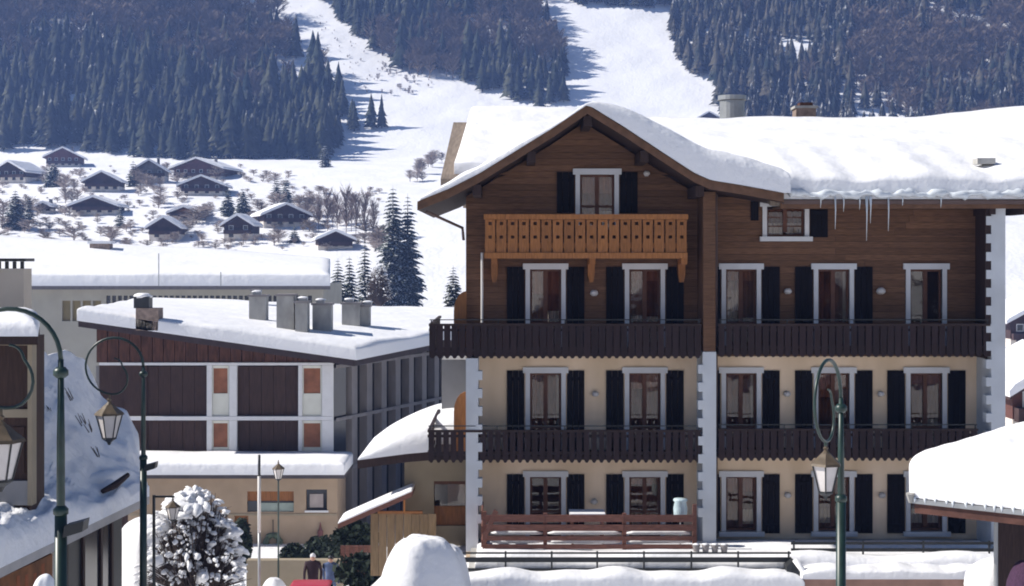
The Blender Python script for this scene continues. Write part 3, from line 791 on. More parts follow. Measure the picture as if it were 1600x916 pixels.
# front wall core, pieces measured on the photo
MB().pbox(155, 515, 569, 900, YM+.42, 6).build('wall', MODW, blk)
fr = MB()
for v0, v1 in ((567, 571), (651, 657), (709, 716)): fr.pbox(155, 521, v0, v1, YM-.02, .42)
fr.build('white_band', WHITE, blk)
for u0, u1 in ((323, 331), (358, 370), (466, 472), (503, 521)):
    for v0, v1 in ((571.3, 650.7), (657.3, 708.7)): MB().pbox(u0, u1, v0, v1, YM, .4).build('white_post', WHITE, blk)
for u0, u1 in ((229, 322.6), (370.4, 465.6)):
    for v0, v1 in ((573, 650.5), (658, 708.5)):
        n = 5
        for k in range(n):
            MB().pbox(u0+(u1-u0)*k/n+.25, u0+(u1-u0)*(k+1)/n-.25, v0, v1, YM+.22+R.uniform(0, .03), .15).build('panel_board', MODW, blk)
for u0, u1 in ((331.4, 357.6), (472.4, 502.6)):
    for v0, vm, v1 in ((571.5, 615, 650.5), (657.5, 699, 708.5)):
        f = MB().pbox(u0, u1, vm, v1, YM+.1, .25).build('cream_panel', MODC, blk)
        fw = MB()
        fw.pbox(u0, u0+2, v0, vm-.2, YM+.1, .25); fw.pbox(u1-2, u1, v0, vm-.2, YM+.1, .25); fw.pbox(u0+2.1, u1-2.1, v0, v0+4, YM+.1, .25)
        fw = fw.build('window', MODC, blk)
        MB().pbox(u0+2, u1-2, v0+4, vm-.2, YM+.16, .1).build('pane', MODRP, fw)
# dark loggia at the left end
MB().pbox(195, 229, 571.3, 708, YM+.1, .3).build('dark_panel', MODW, blk)
MB().pbox(150, 192, 571.3, 700, YM+1.5, .2).build('loggia_back', GREYP, blk)
# gable boards under the sloping roof
e0, e1 = (MX(135), MZ(505)), (MX(556), MZ(566))
gzb = lambda u: MZ(505+(566-505)*(u-135)/(556-135))
u = 150
while u < 545:
    u1 = min(u+17, 546); zt0, zt1 = gzb(u+.3), gzb(u1-.3); zb_ = MZ(566.7)
    if zt1-.05 > zb_:
        MB().prism([(MX(u+.3), zb_), (MX(u1-.3), zb_), (MX(u1-.3), zt1-.01), (MX(u+.3), zt0-.01)], YM+.05+R.uniform(0, .03), YM+.4).build('gable_board', MODR, blk)
    u += 17.5
# roof
FL = Vector((MX(131), YM-.9, MZ(500))); FR = Vector((MX(557), YM-.9, MZ(561)))
BR = Vector((2.3, 93, 3.9)); BL = Vector((-22.3, 90, 4.85))
dz = Vector((0, 0, .28))
mb = MB().hexa([FL-dz, FR-dz, BR-dz, BL-dz], [FL, FR, BR, BL]); br = mb.build('roof', mat('dark_fascia', (.045, .032, .035), .7, .2, 3), blk)
rb = bil(FL+Vector((-.05, -.05, .004)), FR+Vector((.1, -.05, .004)), BR+Vector((0, 0, .004)), BL+Vector((0, 0, .004)))
snow_sheet('roof_snow', rb, 90, 50, .66, ('a0', 'a1', 'b0', 'b1'), .4, br, 12, .07, .7, lip=.72)
# long side wall with pillars and dark glass, running back
nrm = Vector((.925, -.38, 0))
def sidebox(t0, t1, z0, z1, d0, d1):
    q = [cor+SD*t0+nrm*d0, cor+SD*t1+nrm*d0, cor+SD*t1+nrm*d1, cor+SD*t0+nrm*d1]
    return [(p.x, p.y, z0) for p in q], [(p.x, p.y, z1) for p in q]
b_, t_ = sidebox(.6, 24, -5.6, 3.0, -.6, -.3); MB().hexa(b_, t_).build('glazed_wall', DARKGL, blk)
b_, t_ = sidebox(.05, 1.25, -5.6, 2.85, -.3, -.02); MB().hexa(b_, t_).build('end_wall', DARKGL, blk)
pil = None
for k in range(15):
    t = 1.6+k*1.55
    b_, t_ = sidebox(t, t+.55, -5.6, 2.95, -.3, .12)
    MB().hexa(b_, t_).build('pillar', MODG, blk)
for z in (MZ(658), MZ(575), -2.2):
    b_, t_ = sidebox(.05, 24, z-.02, z+.14, .12, .2); MB().hexa(b_, t_).build('band', MODG if z > 0 else GREYP, blk)
def on_roof(u, v):
    best = None
    for i in range(61):
        for j in range(61):
            q = rb(i/60, j/60); a, b = proj(q.x, q.y, q.z+.62)
            e = (a-u)**2+(b-v)**2
            if best is None or e < best[0]: best = (e, q)
    return best[1]
for u0, u1, v0, v1, cap in ((389, 415, 464, 500, 1), (432, 459, 463, 513, 0), (461, 480, 474, 516, 1), (488, 517, 477, 517, 1), (534, 562, 476, 510, 1), (563, 577, 480, 512, 1), (392, 402, 455, 478, 0)):
    q = on_roof((u0+u1)/2, v1); Y = q.y
    c = MB().box(X(u0, Y), X(u1, Y), Y, Y+.9, q.z, Z(v0, Y)).build('chimney', CONC, blk)
    MB().box(X(u0, Y)-.06, X(u1, Y)+.06, Y-.06, Y+.96, Z(v0, Y), Z(v0, Y)+.1).build('cap', MODG, c)
    if cap:
        MB().box(X(u0, Y)+.15, X(u0, Y)+.55, Y+.2, Y+.6, Z(v0, Y)+.101, Z(v0, Y)+.24).build('flue_pot', METAL, c)
        MB().blob((X(u0, Y)+.35, Y+.4, Z(v0, Y)+.26), (.26, .26, .07), u0, 6).build('snow_cap', SNOW, c, True)
q = on_roof(229, 497); Y = q.y
c = MB().box(X(212, Y), X(247, Y), Y, Y+1.0, q.z, Z(482, Y)).build('chimney', STONE, blk)
MB().box(X(208, Y), X(232, Y), Y+.1, Y+.8, Z(482, Y)+.002, Z(464, Y)).build('cowl', BLACK, c)
MB().blob((X(220, Y), Y+.45, Z(463, Y)), (.42, .45, .14), 3, 6).build('snow_cap', SNOW, c, True)
# ground-floor shop extension with a snowy flat roof
YS = 67.
sx_ = lambda u: X(u, YS)
sz_ = lambda v: Z(v, YS)
shop = thing('shop_extension', (sx_(400), YS, -5.2), 'cream single-storey shop with a thick snow-covered flat roof in front of the brown block', 'shop')
hol = [(sx_(386), sx_(459), sz_(800), sz_(768)), (sx_(478), sx_(511), sz_(798), sz_(765)), (sx_(366), sx_(388), sz_(900), sz_(806))]
mb = MB()
for r in rect_minus(sx_(200), sx_(527), -5.6, sz_(748), hol): mb.box(r[0], r[1], YS, YS+.3, r[2], r[3])
mb.box(sx_(527)-.3, sx_(527), YS+.301, YM+.4, -5.6, sz_(748))
mb.build('wall', mat('cream_render', (.36, .27, .19), .9, .1, 1.2, bump=.05), shop)
MB().pbox(200, 526, 803, 806, YS-.05, .049).build('string_course', TANP, shop)
w1 = MB().pbox(386, 459, 768, 783, YS+.15, .08).build('shop_window', ORANGE, shop)
MB().pbox(386, 459, 783, 800, YS+.12, .05).build('pane', DARKGL, w1); MB().pbox(404, 459, 786, 800, YS+.08, .03).build('display_panel', mat('grey_green_panel', (.28, .33, .30), .7), w1)
w2 = MB().pbox(478, 511, 765, 798, YS+.2, .05).build('shop_window', DARKGL, shop)
MB().pbox(484, 505, 772, 793, YS+.12, .05).build('blind', mat('grey_pink_blind', (.35, .3, .29), .8), w2); MB().pbox(476, 513, 798, 801, YS-.08, .1).build('sill', WHITE, w2)
MB().pbox(366, 388, 806, 900, YS+.2, .06).build('door', ORANGE, shop); 
fl = [(sx_(195), YS-.8, sz_(744)), (sx_(541), YS-.8, sz_(744)), (sx_(541), YM-.1, sz_(744)), (sx_(195), YM-.1, sz_(744))]
MB().hexa(fl, [(a, b, c+.16) for a, b, c in fl]).build('flat_roof', mat('shop_fascia', (.07, .06, .065), .6), shop)
fbs = bil(*[(a, b, c+.165) for a, b, c in fl])
snow_sheet('roof_snow', fbs, 60, 14, .58, ('a1', 'b0'), .35, shop, 21, .05, .8, lip=.7)
WREATH = mat('wreath_leaves', (.10, .13, .09), .9, .4, 12)
wr = thing('wreath', (sx_(427), YS-.1, sz_(862)), 'round grey-green wreath hanging on the cream shop wall under the wide window', 'wreath')
MB().tube([(sx_(427)+.32*math.cos(t*PI/10), YS-.08, sz_(849)+.38*math.sin(t*PI/10)) for t in range(21)], [.13+.03*math.sin(t*2.1) for t in range(21)], 7).build('ring', WREATH, wr)
MB().tube([(sx_(427), YS-.05, sz_(838)), (sx_(427), YS-.05, sz_(812))], .02, 5).build('cord', BLACK, wr)
hb = thing('hanging_decoration', (sx_(501), YS-.1, sz_(840)), 'small dark pink hanging decoration on the cream shop wall under the square window', 'decoration')
MB().lathe((sx_(501), YS-.12, sz_(840)), [(.02, 0), (.12, .1), (.13, .3), (.05, .45), (.02, .7)], 9).build('bell', mat('dark_pink', (.16, .07, .07), .8), hb)

# ------------------------------------------------------------------ long pale building farther back with a snow roof
YG2 = 128.
hall = thing('long_building', (X(280, YG2), YG2, -6), 'long pale grey building with a broad snowy roof behind the brown block', 'building')
g_ = lambda u, v, y=YG2: (X(u, y), y, Z(v, y))
hol = [(X(97+k*16, YG2), X(97+k*16+13, YG2), Z(502, YG2), Z(470, YG2)) for k in range(4)]+[(X(166+k*9, YG2), X(166+k*9+6.5, YG2), Z(478, YG2), Z(462, YG2)) for k in range(36)]
mb = MB()
for r in rect_minus(X(-60, YG2), X(505, YG2), -7, Z(445, YG2), hol): mb.box(r[0], r[1], YG2, YG2+.35, r[2], r[3])
mb.box(X(505, YG2)-.35, X(505, YG2), YG2+.351, YG2+14, -7, Z(445, YG2)); mb.build('wall', mat('grey_beige_render', (.36, .34, .29), .9, .08, .6), hall)
for i, h in enumerate(hol):
    f = MB().box(h[0], h[1], YG2+.2, YG2+.26, h[2], h[3]).build('pane', mat('tan_blind', (.20, .16, .08), .6, .2, .8) if i < 4 else DARKGL, hall)
hr = [Vector(g_(-60, 447, YG2-1)), Vector(g_(516, 447, YG2-1)), Vector((X(516, YG2+16), YG2+16, Z(420, YG2+16))), Vector((X(-70, YG2+16), YG2+16, Z(382, YG2+16)))]
MB().hexa([p-Vector((0, 0, .3)) for p in hr], hr).build('roof', mat('grey_fascia', (.14, .13, .14), .8), hall)
hb_ = bil(*[p+Vector((0, 0, .005)) for p in hr])
snow_sheet('roof_snow', hb_, 80, 24, 1.15, ('a0', 'a1', 'b0'), .9, hall, 31, .12, .35, lip=.75)
for (u0, u1, v0, v1, b, m) in ((140, 171, 381, 400, .72, STONE),):
    q = hb_((155+60)/576, b); c = MB().box(X(u0, q.y), X(u1, q.y), q.y, q.y+1.2, q.z, Z(v0, q.y)).build('roof_vent', m, hall)
    MB().box(X(u0-3, q.y), X(u1+3, q.y), q.y-.1, q.y+1.3, Z(v0, q.y)+.01, Z(v0-4, q.y)).build('snow_cap', SNOW, c)
for u, v0, v1, y in ((248, 396, 447, YG2-1.5), (345, 425, 447, YG2-1.5)):
    MB().tube([(X(u, y), y, Z(v1, y)), (X(u, y), y, Z(v0, y))], .05, 6).build('antenna', METAL, hall)

# ------------------------------------------------------------------ chalets on the slope
HW = {k: mat('hill_'+k, c, .85, .3, .8) for k, c in dict(dark=(.055, .032, .03), red=(.10, .042, .035), grey=(.16, .15, .15), honey=(.26, .12, .045), pale=(.66, .6, .54)).items()}
def hill_chalet(u, va, vb, wpx, label, up='dark', lowf=.4, yaw=0, loc=None, dep=.9, group=None):
    if loc: x, y, z = loc
    else:
        x, y, z = hit(u, vb); z += .5
    y += 1; s = y/F
    W = wpx*s; H = (vb-va)*s
    t = thing('hill_chalet', (x, y, z), label, 'chalet', group)
    t.rotation_euler = (0, 0, yaw)
    hw = W/2*.84; D = W*dep; pitch = min(.62, H*.5/(W/2)); ze = H-.5-pitch*W/2
    ze = max(1.2, ze)
    def bd(mb, name, m, par=t, smooth=False):
        me = bpy.data.meshes.new(name); me.from_pydata(mb.v, [], mb.f); me.materials.append(m); me.update()
        if smooth: me.polygons.foreach_set('use_smooth', [True]*len(me.polygons))
        o = bpy.data.objects.new(name, me); COL.objects.link(o); o.parent = par; return o
    zl = (ze+pitch*hw*.2)*lowf
    zw = ze+pitch*(W/2-hw)-.05
    bd(MB().box(-hw, hw, 0, D, -2, zl), 'base_wall', HW['pale'])
    bd(MB().prism([(-hw, zl), (hw, zl), (hw, zw), (0, zw+pitch*hw), (-hw, zw)], .02, D-.02), 'timber_wall', HW[up])
    n = max(2, int(W/2.6))
    for k in range(n):
        cx = -hw+(k+.5)*2*hw/n
        for zz, mm in ((zl*.35, 0), (zl+(zw-zl)*.4, 1)):
            if zz+.9 < zw:
                f = bd(MB().box(cx-.5, cx+.5, -.05, .015, zz, zz+1.0), 'window', WHITE if mm else HW['dark'])
                bd(MB().box(cx-.4, cx+.4, -.06, -.051, zz+.1, zz+.9), 'pane', DARKGL, f)
    bd(MB().box(-hw*.98, hw*.98, -.9, -.06, zl-.1, zl+.75), 'balcony', HW['dark'])
    rf = MB()
    a, b = W/2, ze
    rf.prism([(-a, b-.18), (0, b+pitch*a-.18), (a, b-.18), (a, b), (0, b+pitch*a), (-a, b)], -1.3, D+.8); r_ = bd(rf, 'roof', HW['dark'])
    sn = MB(); tk = .6
    sn.prism([(-a, b+.006), (0, b+pitch*a+.006), (a, b+.006), (a+.06, b+tk*.6), (a-.3, b+pitch*.3+tk), (a*.25, b+pitch*a*.75+tk*1.05), (0, b+pitch*a+tk*.9), (-a*.25, b+pitch*a*.75+tk*1.05), (-a+.3, b+pitch*.3+tk), (-a-.06, b+tk*.6)], -1.4, D+.85)
    bd(sn, 'roof_snow', SNOWFAR, r_)
    if up in ('red', 'grey'): bd(MB().box(a*.3, a*.3+.7, D*.5, D*.5+.7, b+pitch*a*.5, b+pitch*a+1.0), 'chimney', HW['grey'], r_)
    return t
HILL = [(97, 232, 262, 60, 'small dark chalet standing highest at the left edge of the forest', 'red', .25, .15),
 (14, 253, 287, 62, 'dark chalet half out of view at the left edge below the forest', 'dark', .45, -.2),
 (158, 269, 301, 62, 'chalet with dark timber gable and pale lower floor above a bushy garden', 'dark', .45, .1),
 (232, 251, 287, 56, 'grey stone chalet between the highest chalet and the wide reddish one', 'grey', .5, .1),
 (307, 248, 281, 90, 'wide reddish-brown chalet just below the forest edge', 'red', .2, -.15),
 (314, 276, 307, 76, 'chalet with pale ground floor directly below the wide reddish chalet', 'dark', .35, .05),
 (145, 311, 340, 78, 'wide low chalet with pale posts beside a small conifer', 'dark', .45, .05),
 (288, 325, 346, 56, 'small honey-coloured wooden chalet in the middle of the slope', 'honey', .35, -.1),
 (255, 342, 379, 56, 'steep-gabled dark little chalet nearest the long snowy roof', 'dark', .4, .05),
 (371, 338, 379, 54, 'small dark chalet with white trim under two tall conifers', 'dark', .4, -.05),
 (445, 320, 356, 82, 'large dark blue-brown chalet left of the bare trees', 'dark', .35, .35),
 (523, 363, 391, 64, 'low dark chalet below the bare trees beside the big spruces', 'dark', .2, .2),
 (67, 322, 335, 26, 'tiny snow-covered hut beside the dark conifers on the left', 'grey', .6, 0)]
for h in HILL: hill_chalet(h[0], h[1], h[2], h[3], h[4], h[5], h[6], h[7], group='chalets scattered over the snowy slope')
hill_chalet(1108, 178, 200, 40, 'far little chalet peeping over the big roof at the foot of the piste', 'dark', .3, 0, group='chalets scattered over the snowy slope')
hill_chalet(0, 404, 480, 140, 'dark house behind the right end of the big chalet, higher of two', 'dark', .2, 0, loc=(X(1642, 200), 200, ground(X(1642, 200), 200)+.5), group=None)
hill_chalet(0, 575, 700, 200, 'red-brown house behind the right end of the big chalet, nearer of two', 'red', .2, 0, loc=(X(1676, 90), 90, ground(X(1676, 90), 90)+1.2), group=None)

# ------------------------------------------------------------------ trees
def inpoly(u, v, poly):
    c = False; n = len(poly)
    for i in range(n):
        (a, b), (d, e) = poly[i], poly[(i+1) % n]
        if (b > v) != (e > v) and u < (d-a)*(v-b)/(e-b)+a: c = not c
    return c
def add_mesh_np(name, v, f, m, par=None, loc=None, m2=None, mi=None):
    me = bpy.data.meshes.new(name)
    v = np.asarray(v, np.float32); f = np.asarray(f, np.int32)
    me.vertices.add(len(v)); me.vertices.foreach_set('co', v.ravel())
    k = f.shape[1]
    me.loops.add(f.size); me.loops.foreach_set('vertex_index', f.ravel())
    me.polygons.add(len(f)); me.polygons.foreach_set('loop_start', np.arange(0, f.size, k, dtype=np.int32))
    me.materials.append(m)
    if m2: me.materials.append(m2); me.polygons.foreach_set('material_index', np.asarray(mi, np.int32))
    me.update(calc_edges=True); me.validate()
    o = bpy.data.objects.new(name, me); COL.objects.link(o)
    if par: o.parent = par
    if loc is not None: o.location = loc
    return o
def far_conifer(seed, tiers=9, pts=8, rr=.2):
    """unit-height forest spruce: ragged skirts of needles round a trunk"""
    r_ = random.Random(seed); v = []; f = []
    for t in range(tiers):
        zb = .06+.90*(t/tiers)**.95; zt = min(1.0, zb+.22+.05*r_.random())
        R_ = rr*(1-(t/tiers)**1.15)*r_.uniform(.85, 1.12)+.008
        k = len(v); v.append((r_.uniform(-.008, .008), r_.uniform(-.008, .008), zt)); ph = r_.random()*6
        for j in range(pts*2):
            q = R_*(r_.uniform(.85, 1.25) if j % 2 == 0 else r_.uniform(.35, .55)); a = ph+PI*j/pts+r_.uniform(-.12, .12)
            v.append((q*math.cos(a), q*math.sin(a), zb-(.035 if j % 2 == 0 else -.02)*r_.uniform(.5, 1.4)))
        for j in range(pts*2): f.append((k, k+1+j, k+1+(j+1) % (pts*2)))
    k = len(v)
    for j in range(4): v.append((.012*math.cos(j*PI/2), .012*math.sin(j*PI/2), -.06))
    v.append((0, 0, .5))
    for j in range(4): f.append((k+j, k+(j+1) % 4, k+4))
    return np.array(v), np.array(f)
def far_bare(seed, n=80):
    """unit-height leafless tree: a stem and thin upswept twigs"""
    r_ = random.Random(seed); v = []; f = []
    def spike(p, q, w_):
        d = (q-p).normalized(); a = d.cross(Vector((r_.uniform(-1, 1), r_.uniform(-1, 1), .2))).normalized()*w_
        k = len(v); v.extend([tuple(p-a), tuple(p+a), tuple(q)]); f.append((k, k+1, k+2))
    for j in range(3): a = j*2.1; spike(Vector((0, 0, -.05)), Vector((.01*math.cos(a), .01*math.sin(a), .95)), .014)
    for i in range(n):
        z = r_.uniform(.18, .8); a = r_.random()*2*PI; L_ = r_.uniform(.14, .34)*(1.15-z*.6)
        p = Vector((0, 0, z)); q = p+Vector((math.cos(a)*L_*.75, math.sin(a)*L_*.75, L_*1.0)); spike(p, q, .012)
        for _ in range(3):
            s_ = p.lerp(q, r_.uniform(.3, .9)); b = a+r_.uniform(-1, 1)
            spike(s_, s_+Vector((math.cos(b)*.09, math.sin(b)*.09, r_.uniform(.06, .15))), .011)
    return np.array(v), np.array(f)
CON = [far_conifer(i, 9, 8, R.uniform(.19, .27)) for i in range(6)]
BARE = [(v_*np.array([1.5, 1.5, 1.0]), f_) for v_, f_ in (far_bare(i+50) for i in range(4))]
LEFTP = [(-80, -120), (405, -120), (420, 0), (448, 70), (505, 120), (540, 165), (532, 225), (505, 262), (478, 282), (410, 274), (330, 252), (200, 246), (100, 232), (-80, 240)]
CLUMP = [(548, 188), (596, 190), (598, 207), (552, 207)]
MIDP = [(478, -120), (845, -120), (842, 0), (858, 45), (884, 105), (886, 172), (842, 170), (770, 148), (700, 128), (640, 118), (590, 85), (540, 42), (500, 5)]
RIGHTP = [(1050, -120), (1050, 50), (1062, 110), (1108, 140), (1122, 180), (1140, 300), (1800, 300), (1800, -120)]
TOPP = [(845, -120), (1050, -120), (1050, 13), (960, 14), (905, 8), (870, -8)]
def kindmix(u, v, x, y):
    """patches of leafless larch and beech among the spruce"""
    q = nz(x, y, .035, 4)
    if inpoly(u, v, LEFTP): bias = .85 if v < 85 else .45 if v < 120 else -.3
    elif inpoly(u, v, MIDP): bias = .75 if (u < 720 and v > 60) else .15
    elif inpoly(u, v, RIGHTP): bias = .75 if u > 1330 and v < 130 else .4 if u > 1330 else .1 if u < 1180 else -.35
    else: bias = -.3
    return 'bare' if q+bias+R.uniform(-.35, .35) > .45 else 'con'
trees = []
y = 545.
rt = random.Random(5)
while y < 815:
    x = -310.
    while x < 310:
        xx = x+rt.uniform(-2, 2); yy = y+rt.uniform(-2, 2); g = ground(xx, yy); u, v = proj(xx, yy, g)
        if -70 < u < 1670:
            reg = 'left' if inpoly(u, v, LEFTP) or inpoly(u, v, CLUMP) else 'mid' if inpoly(u, v, MIDP) else 'right' if inpoly(u, v, RIGHTP) else 'top' if inpoly(u, v, TOPP) else None
            if reg and nz(xx, yy*1.0, .045, 9) < -.62+rt.uniform(-.15, .15) and v < 215: reg = None
            if reg:
                k = kindmix(u, v, xx, yy)
                h = rt.uniform(9, 17)*(1+.18*nz(xx, yy, .05, 12))+(rt.random() < .15)*rt.uniform(2, 8) if k == 'con' else rt.uniform(9, 15)
                if reg == 'right': h *= .85
                trees.append((xx, yy, g, h, k, reg, u, v))
        x += 4.6
    y += 4.6
# the ones that show largest stand singly, the rest is one mass
def shown(t): return t[3]/t[1] if (t[7] < 300 and not (t[6] > 905 and t[7] > 205)) and 0 < t[6] < 1600 and t[7] > 0 else 0
order = sorted(trees, key=lambda t: -shown(t))
single = [t for t in order if shown(t) > 0][:290]
sset = set(id(t) for t in single); rest = [t for t in trees if id(t) not in sset]
LB = {('con', 'left'): ('spruce_tree', 'dark spruce in the forest above the scattered chalets on the left', 'spruces of the left forest'),
      ('bare', 'left'): ('bare_tree', 'leafless brown tree among the spruces above the scattered chalets', 'bare trees of the left forest'),
      ('con', 'mid'): ('spruce_tree', 'dark spruce in the forest between the two ski pistes', 'spruces of the middle forest'),
      ('bare', 'mid'): ('bare_tree', 'leafless brown tree at the edge of the forest between the pistes', 'bare trees of the middle forest'),
      ('con', 'right'): ('spruce_tree', 'snow-dusted spruce in the forest above the chimneys of the big chalet', 'spruces of the right forest'),
      ('bare', 'right'): ('bare_tree', 'leafless tree in the forest above the chimneys of the big chalet', 'bare trees of the right forest'),
      ('con', 'top'): ('spruce_tree', 'dark spruce at the top of the broad piste', 'spruces at the top of the piste'),
      ('bare', 'top'): ('bare_tree', 'leafless tree at the top of the broad piste', 'bare trees at the top of the piste')}
PM = {}
for t in single:
    xx, yy, g, h, k, reg = t[:6]
    i = rt.randrange(6 if k == 'con' else 4)
    mm = (FORESTW if reg == 'right' else FOREST) if k == 'con' else TWIG
    nm, lab, grp = LB[k, reg]
    if reg == 'left':
        uu, v_ = t[6], t[7]
        wh = 'above the chalet cut by the left edge' if uu < 50 else 'above the highest small chalet' if uu < 135 else 'above the grey stone chalet' if uu < 258 else 'above the wide reddish chalet' if uu < 352 else 'above the large dark blue-brown chalet' if uu < 440 else 'at the right tip of the left forest'
        lo_v = lerp_pts([(0, 242), (100, 236), (200, 248), (330, 254), (410, 276), (480, 284), (600, 210)], uu)
        rw = 'at the foot' if v_ > lo_v-9 else 'lower rows' if v_ > lo_v-24 else 'higher up'
        sz = 'tall' if h > 17 else 'low' if h < 13 else 'middling'
        lab = '%s %s %s, %s' % (sz, 'dark spruce' if k == 'con' else 'leafless brown tree', wh, rw); grp = lab
    elif reg in ('mid', 'right'):
        sz = 'tall' if h > 16 else 'low' if h < 12 else 'middling'; kd = 'spruce' if k == 'con' else 'leafless tree'; uu = t[6]
        wh = (('above the narrow piste' if uu < 640 else 'in the middle of the forest between the pistes' if uu < 780 else 'beside the left edge of the broad piste') if reg == 'mid' else
              ('at the right edge of the broad piste' if uu < 1125 else 'behind the metal flue' if uu < 1215 else 'behind the brick chimney' if uu < 1330 else 'on the slope beyond the roof, right of the brick chimney'))
        lab = '%s %s%s %s' % (sz, 'snow-dusted ' if reg == 'right' and k == 'con' else 'dark ' if k == 'con' else '', kd, wh); grp = lab
    key = (k, i, mm.name)
    if key not in PM:
        v, f = (CON if k == 'con' else BARE)[i]; o = add_mesh_np(nm, v, f, mm); PM[key] = o.data
    else:
        o = bpy.data.objects.new(nm, PM[key]); COL.objects.link(o)
    o.location = (xx, yy, g); o.scale = (h*rt.uniform(.85, 1.15),)*2+(h,); o.rotation_euler = (0, 0, rt.random()*6.28)
    tag(o, lab, 'tree', grp)
for reg, nm, lab in (('left', 'forest', 'dark spruce and bare forest covering the left mountainside'), ('mid', 'forest', 'forest on the mountainside between the two pistes'), ('right', 'forest', 'snow-dusted forest on the mountainside behind the big roof'), ('top', 'forest', 'strip of forest closing the broad piste at the top')):
    for k, mm in (('con', FORESTW if reg == 'right' else FOREST), ('bare', TWIG)):
        V = []; Fc = []; off = 0
        for t in rest:
            if t[5] != reg or t[4] != k: continue
            v, f = (CON if k == 'con' else BARE)[rt.randrange(6 if k == 'con' else 4)]
            a = rt.random()*6.28; c, s_ = math.cos(a), math.sin(a); h = t[3]; w_ = h*rt.uniform(.85, 1.15)
            q = np.stack([(v[:, 0]*c-v[:, 1]*s_)*w_+t[0], (v[:, 0]*s_+v[:, 1]*c)*w_+t[1], v[:, 2]*h+t[2]], 1)
            V.append(q); Fc.append(f+off); off += len(v)
        if V:
            o = add_mesh_np(nm if k == 'con' else 'bare_forest', np.concatenate(V), np.concatenate(Fc), mm)
            tag(o, lab+(', its leafless part' if k == 'bare' else ''), 'forest', None, 'stuff')
# brushwood poking through the snow of the narrow piste
V = []; Fc = []; off = 0
SC = [(430, 0), (500, 20), (560, 70), (620, 112), (690, 135), (640, 150), (560, 150), (530, 100), (470, 40)]
for _ in range(330):
    u, v = rt.uniform(430, 690), rt.uniform(0, 150)
    if not inpoly(u, v, SC): continue
    xx, yy, g = hit(u, v, 500); vv, f = BARE[rt.randrange(4)]; h = rt.uniform(.5, 1.6)*(2 if v > 100 and u > 590 else 1)
    V.append(vv*h+np.array([xx, yy, g])); Fc.append(f+off); off += len(vv)
if V: tag(add_mesh_np('brushwood', np.concatenate(V), np.concatenate(Fc), mat('rimed_twigs', (.30, .27, .28), .9, .3, .3)), 'thin brushwood poking out of the snow beside the narrow piste', 'brushwood', None, 'stuff')

V = []; Fc = []; off = 0
for u, v, h in ((80, 288, 4.5), (206, 288, 5), (222, 292, 4.5), (238, 294, 4), (104, 300, 5), (110, 318, 4.5), (112, 338, 3), (470, 352, 5), (478, 340, 6), (330, 330, 2.5), (270, 380, 2.5), (392, 382, 2.5), (600, 385, 5), (588, 395, 5), (40, 330, 4), (8, 345, 5), (330, 268, 3), (260, 268, 3), (660, 272, 5), (672, 262, 5), (682, 255, 5), (650, 285, 4)):
    xx, yy, g = hit(u, v)
    for q in range(3):
        vv, f = BARE[q]; V.append(vv*h*rt.uniform(.7, 1)*np.array([1.5, 1.5, 1])+np.array([xx+rt.uniform(-2, 2), yy+rt.uniform(-1, 1), g])); Fc.append(f+off); off += len(vv)
for _ in range(420):
    u, v = rt.uniform(-10, 600), rt.uniform(262, 392)
    if u > 480 and v < 300: continue
    xx, yy, g = hit(u, v); vv, f = BARE[rt.randrange(4)]; h = rt.uniform(.5, 1.7)*(2.2 if rt.random() < .12 else 1)
    V.append(vv*h*np.array([2.6, 2.6, 1])+np.array([xx, yy, g])); Fc.append(f+off); off += len(vv)
tag(add_mesh_np('brushwood', np.concatenate(V), np.concatenate(Fc), mat('garden_twigs', (.34, .29, .27), .9, .4, .3)), 'low leafless brushwood in the gardens between the scattered chalets', 'brushwood', None, 'stuff')

